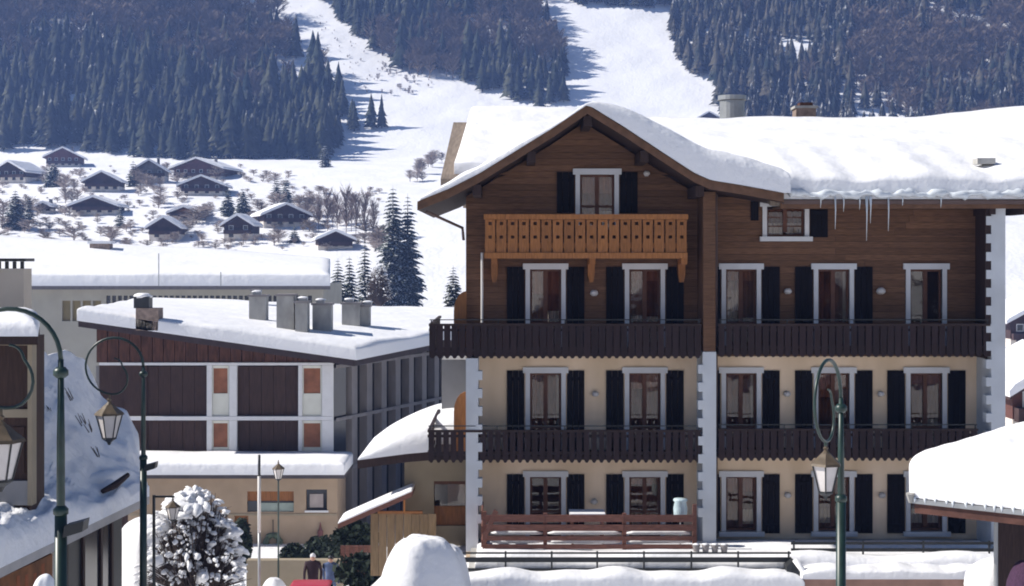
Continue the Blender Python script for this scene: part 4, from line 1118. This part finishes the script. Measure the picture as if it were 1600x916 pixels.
def spruce(x, y, z, h, r, label, seed, whorls=26, group=None, dust=SPRUCE):
    """near spruce: whorls of drooping, side-twigged boughs"""
    r_ = random.Random(seed)
    t = thing('spruce_tree', (x, y, z), label, 'tree', group)
    v = []; f = []
    for wi in range(whorls):
        q = wi/(whorls-1); zz = h*(.05+.93*q); rad_ = r*1.12*(1-q)**.58*r_.uniform(.82, 1.12)+.05*h*.1
        nb = max(5, int(12-5*q)); ph = r_.random()*6
        for b in range(nb):
            a = ph+2*PI*b/nb+r_.uniform(-.25, .25); L_ = rad_*r_.uniform(.75, 1.12); d = Vector((math.cos(a), math.sin(a), 0)); sd_ = Vector((-d.y, d.x, 0))
            droop = L_*r_.uniform(.22, .42)
            pts_ = [Vector((0, 0, zz)), d*L_*.35+Vector((0, 0, zz-droop*.15)), d*L_*.7+Vector((0, 0, zz-droop*.6)), d*L_+Vector((0, 0, zz-droop*.9))]
            wd = [.05*L_, .26*L_, .25*L_, .03*L_]
            k = len(v)
            for p_, w__ in zip(pts_, wd): v.append(tuple(p_-sd_*w__+Vector((0, 0, -w__*.5)))); v.append(tuple(p_+Vector((0, 0, w__*.25)))); v.append(tuple(p_+sd_*w__+Vector((0, 0, -w__*.5))))
            for i in range(3):
                for j in range(2): f.append((k+i*3+j, k+(i+1)*3+j, k+(i+1)*3+j+1, k+i*3+j+1))
            for s_ in range(5):                  # side twigs
                u_ = r_.uniform(.3, .95); p_ = pts_[0].lerp(pts_[3], u_); sg = r_.choice((-1, 1)); l2 = L_*r_.uniform(.18, .34)
                e = p_+sd_*sg*l2*.8+d*l2*.6+Vector((0, 0, -l2*r_.uniform(.2, .7))); w2 = .07*L_
                k = len(v); v.extend([tuple(p_+d*w2), tuple(p_-d*w2), tuple(e-d*w2*.3), tuple(e+d*w2*.3)]); f.append((k, k+1, k+2, k+3))
    o = add_mesh_np('crown', v, f, dust, t)
    mb = MB().tube([(0, 0, -.5), (0, 0, h*.5), (0, 0, h*.98)], [h*.018, h*.011, .01], 7)
    me = bpy.data.meshes.new('trunk'); me.from_pydata(mb.v, [], mb.f); me.materials.append(BARK); tr = bpy.data.objects.new('trunk', me); COL.objects.link(tr); tr.parent = t
    return t
def spruce_at(u, vt, vb, wpx, label, seed, whorls=24, group=None, Yd=None):
    if Yd: x, y, z = X(u, Yd), Yd, Z(vb, Yd)
    else: x, y, z = hit(u, vb)
    return spruce(x, y, z, (vb-vt)*y/F, wpx/2*y/F, label, seed, whorls, group)
spruce_at(614, 287, 492, 62, 'tallest spruce between the snowy slope and the big chalet, left of a pair', 1, 34)
spruce_at(637, 300, 490, 52, 'tall snow-dusted spruce, right of the pair beside the big chalet', 2, 32)
spruce_at(528, 402, 482, 34, 'short spruce at the left of the row beside the long snowy roof', 3, 18, None, 180)
spruce_at(546, 398, 484, 36, 'dark spruce second in the row beside the long snowy roof', 4, 18, None, 185)
spruce_at(570, 372, 478, 34, 'slim spruce at the right of the row beside the long snowy roof', 5, 20, None, 190)
spruce_at(708, 412, 500, 40, 'spruce half hidden behind the left edge of the big chalet', 6, 20, None, 140)
spruce_at(356, 294, 338, 28, 'left conifer of two above the small white-trimmed chalet', 7, 14)
spruce_at(379, 292, 340, 30, 'right conifer of two above the small white-trimmed chalet', 8, 14)
spruce_at(432, 276, 315, 22, 'left one of two small conifers above the large dark chalet', 9, 12)
spruce_at(447, 274, 317, 24, 'right one of two small conifers above the large dark chalet', 10, 12)
spruce_at(24, 296, 358, 42, 'broad dark conifer at the left edge of the slope', 11, 16)
spruce_at(45, 303, 350, 22, 'slim conifer beside the broad one at the left edge', 12, 14)
spruce_at(83, 255, 293, 36, 'round dark conifer below the highest small chalet', 13, 12)
spruce_at(188, 320, 356, 20, 'small conifer at the right end of the wide low chalet', 14, 12)
spruce_at(460, 350, 378, 20, 'small conifer in front of the large dark chalet', 15, 10)
spruce_at(208, 250, 292, 22, 'small conifer beside the grey stone chalet', 16, 12)
spruce_at(508, 225, 262, 24, 'dark conifer at the right tip of the left forest', 17, 12)
for i, (u, vt, vb) in enumerate(((498, 300, 362), (512, 292, 366), (527, 300, 368), (541, 288, 372), (556, 302, 372), (570, 296, 375), (584, 310, 378), (520, 305, 360), (549, 300, 362))):
    x, y, z = hit(u, vb); vv, f = far_bare(90+i, 80)
    h = (vb-vt)*y/F
    o = add_mesh_np('bare_tree', vv*h*np.array([.6, .6, 1]), f, mat('pale_bare_twigs', (.2, .16, .15), .9, .4, .3), None, (x, y, z)); tag(o, 'thin leafless tree in the row between the chalets and the big spruces', 'tree', 'row of bare trees on the slope')
def snowy_shrub(name, cu, vt, vb, Y, rx, ry, label, seed, nblob=90):
    zt, zb = Z(vt, Y), Z(vb, Y); r_ = random.Random(seed); c = Vector((X(cu, Y), Y, zb))
    t = thing(name, c, label, 'shrub'); H = zt-zb
    tw = MB()
    for i in range(620):
        a = r_.random()*6.28; q = math.sqrt(r_.random()); hh = H*math.sqrt(max(.03, 1-q*q))*r_.uniform(.55, 1.02)
        b = c+Vector((rx*.2*math.cos(a), ry*.2*math.sin(a), -.2)); e = c+Vector((rx*q*math.cos(a), ry*q*math.sin(a), hh)); m = b.lerp(e, .55)+Vector((0, 0, .15))
        tw.tube([b, m, e], [.026, .02, .01], 3, False)
        for _ in range(2):
            s_ = m.lerp(e, r_.random()); tw.tube([s_, s_+Vector((r_.uniform(-.25, .25), r_.uniform(-.25, .25), r_.uniform(-.1, .2)))], [.01, .004], 3, False)
    tw.build('twigs', mat('shrub_twigs', (.085, .065, .06), .9, .4, 3), t)
    sn = MB()
    for i in range(nblob*5):
        a = r_.random()*6.28; q = math.sqrt(r_.random())*.98; k_ = 1-.55*r_.random()**1.6
        dent = 1+.22*math.sin(3*a+seed)+.12*math.sin(7*a)
        hh = H*math.sqrt(max(.02, 1-q*q))*k_; s_ = r_.uniform(.018, .055)*(2.6 if r_.random() < .07 else 1)
        e = c+Vector((rx*q*dent*math.cos(a), ry*q*dent*math.sin(a), hh)); l_ = Vector((math.cos(a), math.sin(a), r_.uniform(-.5, .5)))*s_*r_.uniform(1, 3)
        sn.tube([e-l_, e-l_*.4+Vector((0, 0, s_*.3)), e+l_*.5+Vector((0, 0, s_*.2)), e+l_-Vector((0, 0, s_*.3))], [s_*.4, s_*r_.uniform(.8, 1.3), s_*r_.uniform(.7, 1.2), s_*.3], 6)
    for i in range(nblob//14):               # heavier pads on the crown
        a = r_.uniform(1.6, 4.6); q = r_.uniform(.05, .6); s_ = r_.uniform(.13, .26)
        sn.blob(c+Vector((rx*q*math.cos(a), ry*q*math.sin(a), H*math.sqrt(1-q*q)*.93)), (s_*1.5, s_*1.2, s_*.55), r_.random()*99, 7, .45)
    o = sn.build('snow_clumps', SNOW, t, True); o['kind'] = 'stuff'
    return t
snowy_shrub('snowy_shrub', 305, 760, 935, 35.5, 1.2, 1.1, 'large shrub bowed under clumps of snow below the bracket lantern', 3, 170)
snowy_shrub('snowy_tree', 592, 412, 475, 170, 1.6, 1.5, 'rounded snow-covered tree between the two groups of spruces', 5, 60)

# ------------------------------------------------------------------ left foreground house: timber gable, steep snowy roof, shop front
lh = thing('corner_house', (-8.6, 27, 0), 'corner house at the left edge with brown timber front and steep snow-covered roof', 'house')
YT = 26.
tx = lambda u: X(u, YT)
tz = lambda v: Z(v, YT)
MB().box(tx(-120), tx(44), YT+.1, YT+.9, tz(830), tz(527)).build('timber_wall', MODW, lh)
MB().box(tx(43), tx(50), YT, YT+.25, tz(790), tz(527)).build('corner_post', TANP, lh)
MB().box(tx(-120), tx(43), YT+.02, YT+.099, tz(790), tz(752)).build('lower_wall', GREYP, lh)
for v0, v1 in ((640, 653), (527, 540)): MB().box(tx(-120), tx(42.8), YT+.03, YT+.099, tz(v1), tz(v0)).build('band', TANP, lh)
MB().box(tx(-8), tx(36), YT+.07, YT+.098, tz(740), tz(668)).build('window', MODW, lh)
rs_ = bil((tx(-130), YT-.45, tz(524)), (tx(72), YT-.45, tz(524)), (X(62, YT+2.2), YT+2.2, tz(519)), (tx(-130), YT+2.2, tz(519)))
q = [rs_(0, 0), rs_(1, 0), rs_(1, 1), rs_(0, 1)]
MB().hexa([p-Vector((0, 0, .14)) for p in q], q).build('upper_roof', WOODD, lh)
snow_sheet('roof_snow', lambda a, b: rs_(a, b)+Vector((0, 0, .004)), 40, 20, .36, ('a1', 'b0', 'b1'), .35, lh, 7, .05, 2, lip=.3)
MB().box(-22, -10.6, 27.4, 31.4, 0, 6.35).build('unseen_shade_box', MODW, lh)  # unseen box, added to throw shade over the steep snowy roof
# cream chimney with an open-slotted cap
YC = 30.
chn = MB().pbox(-60, 37, 420, 500, YC, .5).build('chimney', mat('chimney_render', (.55, .48, .40), .9, .08, 1.5, bump=.05), lh)
for u in (-14, -2, 10, 22, 34): MB().pbox(u-2.4, u+2.4, 408.8, 419.7, YC+.02, .06).build('cap_pillar', BLACK, chn)
MB().pbox(-62, 40, 404, 408.7, YC-.03, .56).build('cap_slab', BLACK, chn)
# steep roof plane seen from its eave; its skyline falls to the right
EA, EB = Vector((-8.55, 23.2, 2.85)), Vector((-7.62, 31.2, 2.95))
sky_pts = [(0, (20, 600, 30)), (.22, (55, 578, 31)), (.4, (100, 562, 32.5)), (.55, (132, 575, 33.5)), (.7, (158, 636, 33.5)), (.85, (198, 668, 33.3)), (1, (217, 708, 33))]
def skyp(b):
    for (b0, p0), (b1, p1) in zip(sky_pts, sky_pts[1:]):
        if b <= b1:
            t = (b-b0)/(b1-b0); u, v, Y = (p0[i]+(p1[i]-p0[i])*t for i in range(3)); return P(u, v, Y)
    return P(*sky_pts[-1][1])
def steep(a, b):
    s = EA.lerp(EB, b); e = skyp(b); q = s.lerp(e, a)
    q.z += -.5*math.sin(PI*a)*.8                                 # eave kicks out flat, then the roof climbs
    return q
snow_sheet('steep_roof_snow', steep, 60, 60, lambda a, b: .42+.1*math.sin(a*9+b*5)+.05*math.sin(a*31+b*9)*math.sin(b*27), ('a0', 'b1', 'a1'), .35, lh, 17, .13, 2.6, SNOWR, lip=.55)
mb = MB()
for u, v in ((62, 604), (68, 612), (58, 616), (75, 640), (62, 668), (60, 680), (125, 650), (135, 662), (70, 700), (66, 733), (64, 742), (105, 610), (150, 700)):
    for k in range(4):
        p = P(u+R.uniform(-4, 4), v+R.uniform(-3, 3), 29.9+(v < 640)*.9); mb.tube([p+Vector((0, .25, -.2)), p+Vector((R.uniform(-.06, .06), -.1, R.uniform(0, .06)))], [.012, .006], 4)
mb.build('poking_twigs', BARK, lh)['kind'] = 'stuff'
sl_ = MB().hexa([EA+Vector((0, 0, -.16)), EB+Vector((0, 0, -.16)), EB+Vector((-2.4, .5, .1)), EA+Vector((-2.4, .5, .1))], [EA+Vector((0, 0, -.005)), EB+Vector((0, 0, -.005)), EB+Vector((-2.4, .5, .3)), EA+Vector((-2.4, .5, .3))])
sl_.build('eave_board', mat('pale_eave_board', (.45, .42, .40), .8, .1, 3), lh)
# ledge of snow half way up and the log that holds it back
mb = MB(); pts = [P(96, 772, 29), P(130, 762, 29.6), P(165, 752, 30.3), P(196, 744, 31)]
mb.tube([p+Vector((0, 0, .02)) for p in pts], [.16, .24, .22, .12], 10); mb.build('snow_ledge', SNOW, lh, True)
MB().tube([P(160, 768, 29.3), P(180, 758, 29.6), P(200, 742, 30.0)], [.05, .08, .05], 7).build('snow_guard_log', WOODD, lh)
# shop front under the eave, facing the street
def front(b0, b1, z0, z1, off, dep):                 # a slab on the shop-front plane, b along the eave
    d = (EB-EA); d.z = 0; n_ = Vector((d.y, -d.x, 0)).normalized()
    a = EA+(EB-EA)*b0+n_*off; c = EA+(EB-EA)*b1+n_*off
    q = [(a.x, a.y), (c.x, c.y), ((c-n_*dep).x, (c-n_*dep).y), ((a-n_*dep).x, (a-n_*dep).y)]
    return MB().hexa([(x, y, z0) for x, y in q], [(x, y, z1) for x, y in q])
front(-.1, .985, -2, 2.66, -.55, .3).build('shop_wall', BLACK, lh)
for b in (.52, .62, .72, .83, .9): front(b, b+.012, -1, 2.6, -.5, .049).build('shop_post', MODW, lh)
for b0, b1 in ((.535, .615), (.735, .825), (.845, .895)): front(b0, b1, 0, 2.5, -.54, .005).build('shop_pane', DARKGL, lh)
sg = front(.17, .52, 2.02, 2.5, -.42, .08).build('shop_sign', mat('orange_brown_sign', (.22, .085, .03), .7, .45, 3), lh)
for k in range(7): front(.21+k*.042, .225+k*.042, 2.1, 2.4-(k % 3)*.05, -.415, .004).build('sign_stroke', mat('sign_red', (.32, .09, .03), .7), sg)
# sunlit bank of snow beside the shop
heap('snow_bank', 232, 806, 37.5, 1.35, 1.6, -2.2, 'sunlit bank of snow between the second lamp post and the snowy shrub', 5, .5, .08)
heap('low_snow_bank', 428, 905, 42.5, .75, .9, -3.4, 'small pile of shovelled snow at the foot of the white-banded mast', 7, .5)
heap('shop_snow_pile', 70, 898, 22, .36, .5, 1.5, 'little pile of snow below the orange-brown shop sign', 9, .5)

# ------------------------------------------------------------------ street lamps: crook posts with hanging lanterns
def lantern(t, c, s, rot=0, n=6, hang=True):
    """c = point the lantern hangs from; s = scale (1 = a lantern .53 m wide)"""
    x, y, z = c
    MB().lathe((x, y, z-.20*s), [(.02*s, .2*s), (.025*s, .12*s), (.05*s, .1*s), (.03*s, .06*s), (.08*s, .0)][::-1], 8).build('finial', LAMPB, t)
    MB().lathe((x, y, z-.40*s), [(.29*s, 0), (.27*s, .04*s), (.16*s, .13*s), (.09*s, .199*s)], n, rot).build('lantern_roof', LAMPB, t)
    g = MB().lathe((x, y, z-.84*s), [(.125*s, 0), (.235*s, .435*s)], n, rot).build('lantern_glass', LAMPG, t)
    fr_ = MB()
    for j in range(n):
        a = 2*PI*j/n+rot
        fr_.tube([(x+.13*s*math.cos(a), y+.13*s*math.sin(a), z-.85*s), (x+.25*s*math.cos(a), y+.25*s*math.sin(a), z-.40*s)], .013*s, 5)
    fr_.lathe((x, y, z-.93*s), [(.02*s, -.06*s), (.05*s, 0), (.14*s, .06*s), (.14*s, .085*s)], n, rot)
    fr_.build('lantern_frame', BLACK, t)
def crook_lamp(u, vjoin, Y, r, ang, zb, label, lean=0, spot=None, post_r=.044, ls=1.0, low=None):
    base = Vector((X(u, Y), Y, zb)); d = Vector((-math.cos(ang), -math.sin(ang), 0))
    t = thing('street_lamp', base, label, 'street lamp', 'crook street lamps')
    zj = Z(vjoin, Y); top = Vector((base.x, base.y, zj)); C_ = top+d*r
    MB().tube([base, (base.x, base.y, zj-.9), (base.x, base.y, zj)], [post_r*1.25, post_r, post_r*.7], 12).build('pole', GREEN, t, True)
    zl = low if low is not None else zj-2.4
    MB().tube([base+Vector((0, 0, .002)), (base.x, base.y, zl)], [post_r*1.75, post_r*1.5], 12).build('lower_pole', GREEN, t, True)
    for zz in (zl, zj-.15): MB().lathe((base.x, base.y, zz-.05), [(post_r*1.1, 0), (post_r*1.9, .03), (post_r*1.9, .08), (post_r*1.1, .12)], 12).build('collar', GREEN, t, True)
    pts = []
    for k in range(45):
        th = k/44*rad(450)
        q = r*(1-.06*th/(1.5*PI)) if th < 1.5*PI else r*(.94-.66*sm(0, 1, (th-1.5*PI)/(.55*PI)))
        cc = C_
        pts.append(cc-d*q*math.cos(th)+Vector((0, 0, q*math.sin(th)-(r*.0 if th < 1.5*PI else 0))))
    MB().tube(pts, [post_r*(.62-.3*k/44) for k in range(45)], 8).build('crook', GREEN, t, True)
    low_ = C_+Vector((0, 0, -r*.925))+d*r*.16
    MB().tube([low_, low_+Vector((0, 0, -.1))], .02, 6).build('hook', GREEN, t)
    lantern(t, low_+Vector((0, 0, -.01)), ls, .3)
    if spot:
        du, dv = spot; p = P(u+du, vjoin+dv, Y)
        s_ = MB().hexa([(p.x-.12, p.y-.1, p.z-.07), (p.x+.1, p.y-.12, p.z-.0), (p.x+.1, p.y+.1, p.z-.0), (p.x-.12, p.y+.1, p.z-.07)], [(p.x-.1, p.y-.1, p.z+.06), (p.x+.12, p.y-.12, p.z+.12), (p.x+.12, p.y+.1, p.z+.12), (p.x-.1, p.y+.1, p.z+.06)]).build('spotlight', BLACK, t)
        MB().tube([(base.x, base.y, p.z-.02), (p.x, p.y, p.z)], .025, 6).build('bracket', BLACK, s_)
    return t
crook_lamp(95, 562, 16.2, .565, 0, .3, 'nearest street lamp at the left edge, its lantern cut by the frame', spot=(24, 266), ls=.92, low=Z(800, 16.2))
crook_lamp(224, 573, 29, .575, 0, -.6, 'green crook street lamp with its whole ring in front of the brown block', spot=(12, 158), ls=1.0, low=Z(716, 29))
crook_lamp(1314, 622, 20.5, .57, rad(60), 0, 'crook street lamp in front of the right half of the big chalet', ls=.78, low=Z(780, 20.5))
bl = thing('bracket_lantern', (X(240, 34.2), 34.2, -1), 'small dark lantern hanging from a square black bracket above the snowy shrub', 'lantern')
MB().box(X(238, 34.2), X(242, 34.2), 34.2, 34.26, -1, Z(774, 34.2)).build('post', BLACK, bl)
MB().box(X(242.2, 34.2), X(272, 34.2), 34.21, 34.25, Z(778, 34.2), Z(775, 34.2)).build('arm', BLACK, bl)
lantern(bl, P(270, 776, 34.23), .62, .2)
fl2 = thing('post_lantern', (X(435, 52), 52, -3.6), 'small pale lantern on a thin post in front of the snowy shop roof', 'lantern')
MB().tube([(X(435, 52), 52, -3.7), (X(435, 52), 52, Z(750, 52))], .03, 7).build('post', GREEN, fl2)
lantern(fl2, P(435, 719, 52), .78, .2)
ms = thing('mast', (X(405, 45), 45, -3), 'thin mast with a dark top and a white middle in front of the cream shop', 'mast')
for v0, v1, m in ((711, 744, BLACK), (744, 832, PIPE), (832, 930, METAL)):
    MB().tube([(X(405, 45), 45, Z(v1, 45)), (X(405, 45), 45, Z(v0, 45))], .042 if m is not PIPE else .05, 8).build('mast_section', m, ms, True)

# ------------------------------------------------------------------ snow-roofed kiosk at the lower right
kk = thing('kiosk', (X(1600, 30), 30, 0), 'timber kiosk with a thick white pyramid of snow on its roof at the lower right', 'kiosk')
c0 = P(1421, 778, 30); c1 = P(1680, 806, 28.2); pk = P(1668, 640, 31.2)
c3 = Vector((c0.x+.9, 33.4, c0.z)); c2 = Vector((c1.x+1.2, 33.2, c1.z))
mb = MB(); lo = [p-Vector((0, 0, .0)) for p in (c0, c1, c2, c3)]
mb.add([*[tuple(p) for p in lo], tuple(pk-Vector((0, 0, .5)))], [(0, 1, 4), (1, 2, 4), (2, 3, 4), (3, 0, 4), (3, 2, 1, 0)]); kr = mb.build('roof', WOODD, kk)
d = (c1-c0)
def kb(a, b):                                        # polar sheet over the four-sided roof
    ring = [c3, c0, c1, c2]; t = a*3; i = min(2, int(t)); e = ring[i].lerp(ring[i+1], t-i); q = e.lerp(pk-Vector((0, 0, .45)), b*.98)
    q.z += .10*math.sin(PI*b)*0+.01; return q
snow_sheet('roof_snow', kb, 90, 40, lambda a, b: .40+.05*math.sin(a*40), ('b0',), .45, kr, 23, .04, 2.6, lip=.35)
for k in range(34):                                  # ragged rime hanging over the eave
    q = c0.lerp(c1, (k+R.random())/34); L_ = R.uniform(.04, .13)
    if k % 2: MB().tube([q+Vector((0, -.03, .03)), q+Vector((R.uniform(-.02, .02), -.035, .03-L_))], [.035, .008], 5).build('icicle', ICE, kr, True)
nn = Vector((d.y, -d.x, 0)).normalized()
def beam(p, q, z0, z1, o0, o1, m, nm): 
    a = [p+nn*o0, q+nn*o0, q+nn*o1, p+nn*o1]
    return MB().hexa([(v.x, v.y, v.z+z0) for v in a], [(v.x, v.y, v.z+z1) for v in a]).build(nm, m, kk)
beam(c0+d*.005, c1, -.10, -.005, -.02, .03, METAL, 'gutter'); beam(c0+d*.03, c1, -.30, -.105, -.14, -.03, mat('kiosk_beam_wood', (.09, .04, .03), .7, .3, 4), 'beam')
MB().tube([c0+Vector((.0, -.05, .1)), c0+Vector((.03, -.02, -.09))], [.09, .05], 8).build('gutter_end', CONC, kk)
for u in (1556, 1640): MB().tube([P(u, 940, 30.4), P(u, 800, 30.4)], .045, 8).build('post', METAL, kk)
cov = MB().blob(P(1603, 925, 29.4), (.36, .45, .62), 4, 10, .08); o = cov.build('covered_heap', mat('purple_cloth', (.05, .022, .05), .85, .3, 5, (8, 8, 1)), None, True); tag(o, 'dark purple draped cloth heap beneath the snowy kiosk roof', 'cloth cover')
MB().box(X(1572, 31), X(1700, 31), 31.6, 31.7, 0, c0.z-.1).build('back_panel', WOODD, kk)
slab = MB().blob(P(1560, 915, 33), (.75, .6, .62), 8, 10, .1).build('shaded_snow_heap', SNOW, None, True); tag(slab, 'blue-shaded snow heap beside the posts of the kiosk', 'snow heap')

# ------------------------------------------------------------------ dim corner below the block: hedge, planter, car, two passers-by
def bush(cu, cv, Y, rx, rz_, label, seed):
    r_ = random.Random(seed); c = P(cu, cv, Y); v = []; f = []
    for i in range(900):
        a = r_.random()*6.28; t = r_.uniform(-1, 1); q = math.sqrt(1-t*t); rr = r_.uniform(.5, 1)
        p = c+Vector((rx*q*math.cos(a)*rr, rx*.7*q*math.sin(a)*rr, rz_*t*rr)); e = Vector((r_.uniform(-1, 1), r_.uniform(-1, 1), r_.uniform(-1, 1)))*.13; g_ = Vector((r_.uniform(-1, 1), r_.uniform(-1, 1), r_.uniform(-1, 1)))*.09
        k = len(v); v.extend([tuple(p-c-e), tuple(p-c+g_), tuple(p-c+e), tuple(p-c-g_)]); f.append((k, k+1, k+2, k+3))
    t = thing('bush', c-Vector((0, 0, rz_)), label, 'bush')
    o = add_mesh_np('foliage', v, f, DARKBUSH, t, Vector((0, 0, rz_)))
    b = MB().tube([c-Vector((0, 0, rz_*1.1)), c], .06, 5); b.build('stem', BARK, t)
bush(508, 864, 60, .95, .72, 'dark evergreen bush under the square window of the shop', 1)
bush(458, 868, 61, .55, .5, 'low dark bush under the hanging wreath', 2)
bush(556, 842, 50, .8, .6, 'dark evergreen bush beside the boarded porch', 3)
bush(566, 893, 46, .9, .6, 'dark shrub at the street corner below the boarded porch', 4)
bush(536, 872, 55, .7, .55, 'dark bush between the cream shop corner and the reddish board fence', 8)
bush(490, 878, 58, .8, .45, 'dark low bush directly behind the low ochre wall', 9)
bush(378, 850, 60, .4, 1.1, 'narrow dark conifer bush beside the orange shop door', 6)
lf = thing('low_fence', (X(560, 48), 48, -3.4), 'low reddish-brown board fence below the boarded porch', 'fence')
for k in range(9): MB().pbox(532+k*7.2, 538.5+k*7.2, 853, 905, 48, .06).build('board', REDW, lf)
lw = MB().pbox(385, 535, 876, 925, 52, .4).build('low_wall', TANP); tag(lw, 'low ochre wall in front of the shop behind the red car', 'wall')
YR = 44.
car = thing('parked_car', (X(485, YR), YR, -3.2), 'red car parked at the bottom edge below the shop', 'car')
RED = mat('red_car_paint', (.42, .02, .035), .3, .05, 2, spec=.5)
def carpart(sec, name, m, smooth=True):              # sections along y: (y, half width, z0, z1)
    mb = MB(); n = 14; k0 = 0
    for (yy, hw, z0, z1) in sec:
        for j in range(n):
            a = 2*PI*j/n; c, s_ = math.cos(a), math.sin(a)
            ex = math.copysign(abs(c)**.45, c)*hw; ez = (z0+z1)/2+math.copysign(abs(s_)**.45, s_)*(z1-z0)/2
            mb.v.append((X(485, YR)+ex, YR+yy, -3.2+ez))
    for i in range(len(sec)-1):
        for j in range(n): mb.f.append((i*n+j, i*n+(j+1) % n, (i+1)*n+(j+1) % n, (i+1)*n+j))
    mb.f.append(tuple(range(n))[::-1]); mb.f.append(tuple((len(sec)-1)*n+j for j in range(n)))
    return mb.build(name, m, car, smooth)
carpart([(-2.0, .72, .35, .6), (-1.9, .8, .28, .8), (-1.0, .84, .25, .95), (.8, .84, .25, .98), (1.7, .8, .28, .92), (1.85, .74, .35, .7)], 'body', RED)
carpart([(-1.1, .66, .9, .97), (-.6, .62, .9, 1.40), (.6, .62, .9, 1.42), (1.3, .66, .9, .98)], 'windows', DARKGL)
carpart([(-.62, .55, 1.385, 1.43), (-.3, .6, 1.38, 1.49), (.5, .6, 1.38, 1.5), (.72, .55, 1.39, 1.45)], 'roof', RED)
for sx in (-1, 1):
    for yy in (-1.25, 1.2):
        x = X(485, YR)+sx*.8
        wq = MB().tube([(x-.09, YR+yy, -2.9), (x+.09, YR+yy, -2.9)], .3, 16).build('wheel', BLACK, car)
        MB().tube([(x+sx*.092, YR+yy, -2.9), (x+sx*.1, YR+yy, -2.9)], .19, 12).build('rim', METAL, wq)
    MB().box(X(485, YR)+sx*.58-.14, X(485, YR)+sx*.58+.14, YR-2.02, YR-1.93, -2.65, -2.51).build('headlight', LAMPG, car)
SKIN = mat('skin', (.5, .3, .22), .6, .05, 8)
def person(u, vtop, Y, coat, hatm, label, step=1, h=1.72):
    zt = Z(vtop, Y); g = zt-h; c = Vector((X(u, Y), Y, g)); t = thing('person', c, label, 'person'); k = h/1.72
    V_ = [(0, 0, .95, .15), (0, 0, 1.15, .16), (0, .01, 1.38, .18), (0, 0, 1.5, .065), (0, -.02, 1.56, .06),
          (.1, 0, .9, .1), (.11, -.12*step, .5, .068), (.11, -.06*step, .1, .05), (.11, -.2*step, .05, .045),
          (-.1, 0, .9, .1), (-.11, .14*step, .5, .068), (-.11, .26*step, .12, .05), (-.11, .16*step, .05, .045),
          (.2, 0, 1.42, .075), (.26, .08*step, 1.14, .055), (.25, .0, .9, .045), (.25, -.03, .80, .04), (-.2, 0, 1.42, .075), (-.26, -.1*step, 1.14, .055), (-.25, -.2*step, .93, .045), (-.25, -.24*step, .84, .04)]
    E_ = [(0, 1), (1, 2), (2, 3), (3, 4), (0, 5), (5, 6), (6, 7), (7, 8), (0, 9), (9, 10), (10, 11), (11, 12), (2, 13), (13, 14), (14, 15), (15, 16), (2, 17), (17, 18), (18, 19), (19, 20)]
    me = bpy.data.meshes.new('body'); me.from_pydata([(a*k, b*k, z_*k) for a, b, z_, r_ in V_], E_, []); me.materials.append(coat)
    o = bpy.data.objects.new('body', me); COL.objects.link(o); o.parent = t
    md = o.modifiers.new('skin', 'SKIN'); md.use_smooth_shade = True
    for i, q in enumerate(V_): me.skin_vertices[0].data[i].radius = (q[3]*k, q[3]*k*.85)
    me.skin_vertices[0].data[0].use_root = True
    ss = o.modifiers.new('sub', 'SUBSURF'); ss.levels = 1; ss.render_levels = 2
    hd = MB().lathe(c+Vector((0, -.03, 1.50*k)), [(.045, 0), (.07, .03), (.083, .09), (.08, .15), (.05, .2)], 12).build('head', SKIN, t, True)
    MB().blob(c+Vector((0, -.115, 1.58*k)), (.012, .018, .02), 1, 5).build('nose', SKIN, hd, True)
    for sx in (-.03, .03): MB().blob(c+Vector((sx, -.108, 1.61*k)), (.01, .006, .008), 1, 4).build('eye', BLACK, hd, True)
    MB().lathe(c+Vector((0, -.02, 1.60*k)), [(.088, 0), (.092, .05), (.075, .1), (.02, .135)], 12).build('hat', hatm, t, True)
person(489, 865, 47.5, mat('dark_coat', (.035, .02, .025), .9, .2, 6), WHITE, 'person in a dark coat and white hat walking behind the red car', 1)
person(517, 868, 48.5, mat('blue_coat', (.08, .11, .2), .85, .2, 6), BLACK, 'person in a blue-grey coat walking beside the dark bush', -1)

for i, (x, y, w_, h_, yaw, up) in enumerate(((-20, -16, 15, 9.5, 3.0, 'dark'), (-3, -20, 13, 11, 3.25, 'red'), (13, -15, 14, 9, 3.05, 'grey'), (30, -19, 15, 11, 3.2, 'dark'), (-36, -22, 14, 10, 3.1, 'honey'))):
    k_ = F/30.
    hill_chalet(0, 0, h_*k_, w_*k_, ['dark timber chalet across the street, second from the left', 'reddish chalet across the street, directly opposite the gable', 'grey chalet across the street, opposite the right half', 'dark chalet across the street, farthest to the right', 'honey-coloured chalet across the street, farthest to the left'][i], up, .4, yaw, loc=(x, y, 0) if False else (x, 29., 0), group=None).location = (x, y, ground(x, y))
# ------------------------------------------------------------------ air
hz = MB().box(-345, 345, -166, 968, -8.5, 332)
haze = hz.build('haze', None if False else SNOW, None); haze.data.materials.clear()
hm = bpy.data.materials.new('haze_air'); hm.use_nodes = True; n_ = hm.node_tree; n_.nodes.clear()
ho = n_.nodes.new('ShaderNodeOutputMaterial'); pv = n_.nodes.new('ShaderNodeVolumePrincipled')
pv.inputs['Color'].default_value = (.30, .47, 1, 1); pv.inputs['Density'].default_value = .00026; pv.inputs['Anisotropy'].default_value = .2
n_.links.new(pv.outputs[0], ho.inputs['Volume']); haze.data.materials.append(hm); haze['kind'] = 'stuff'
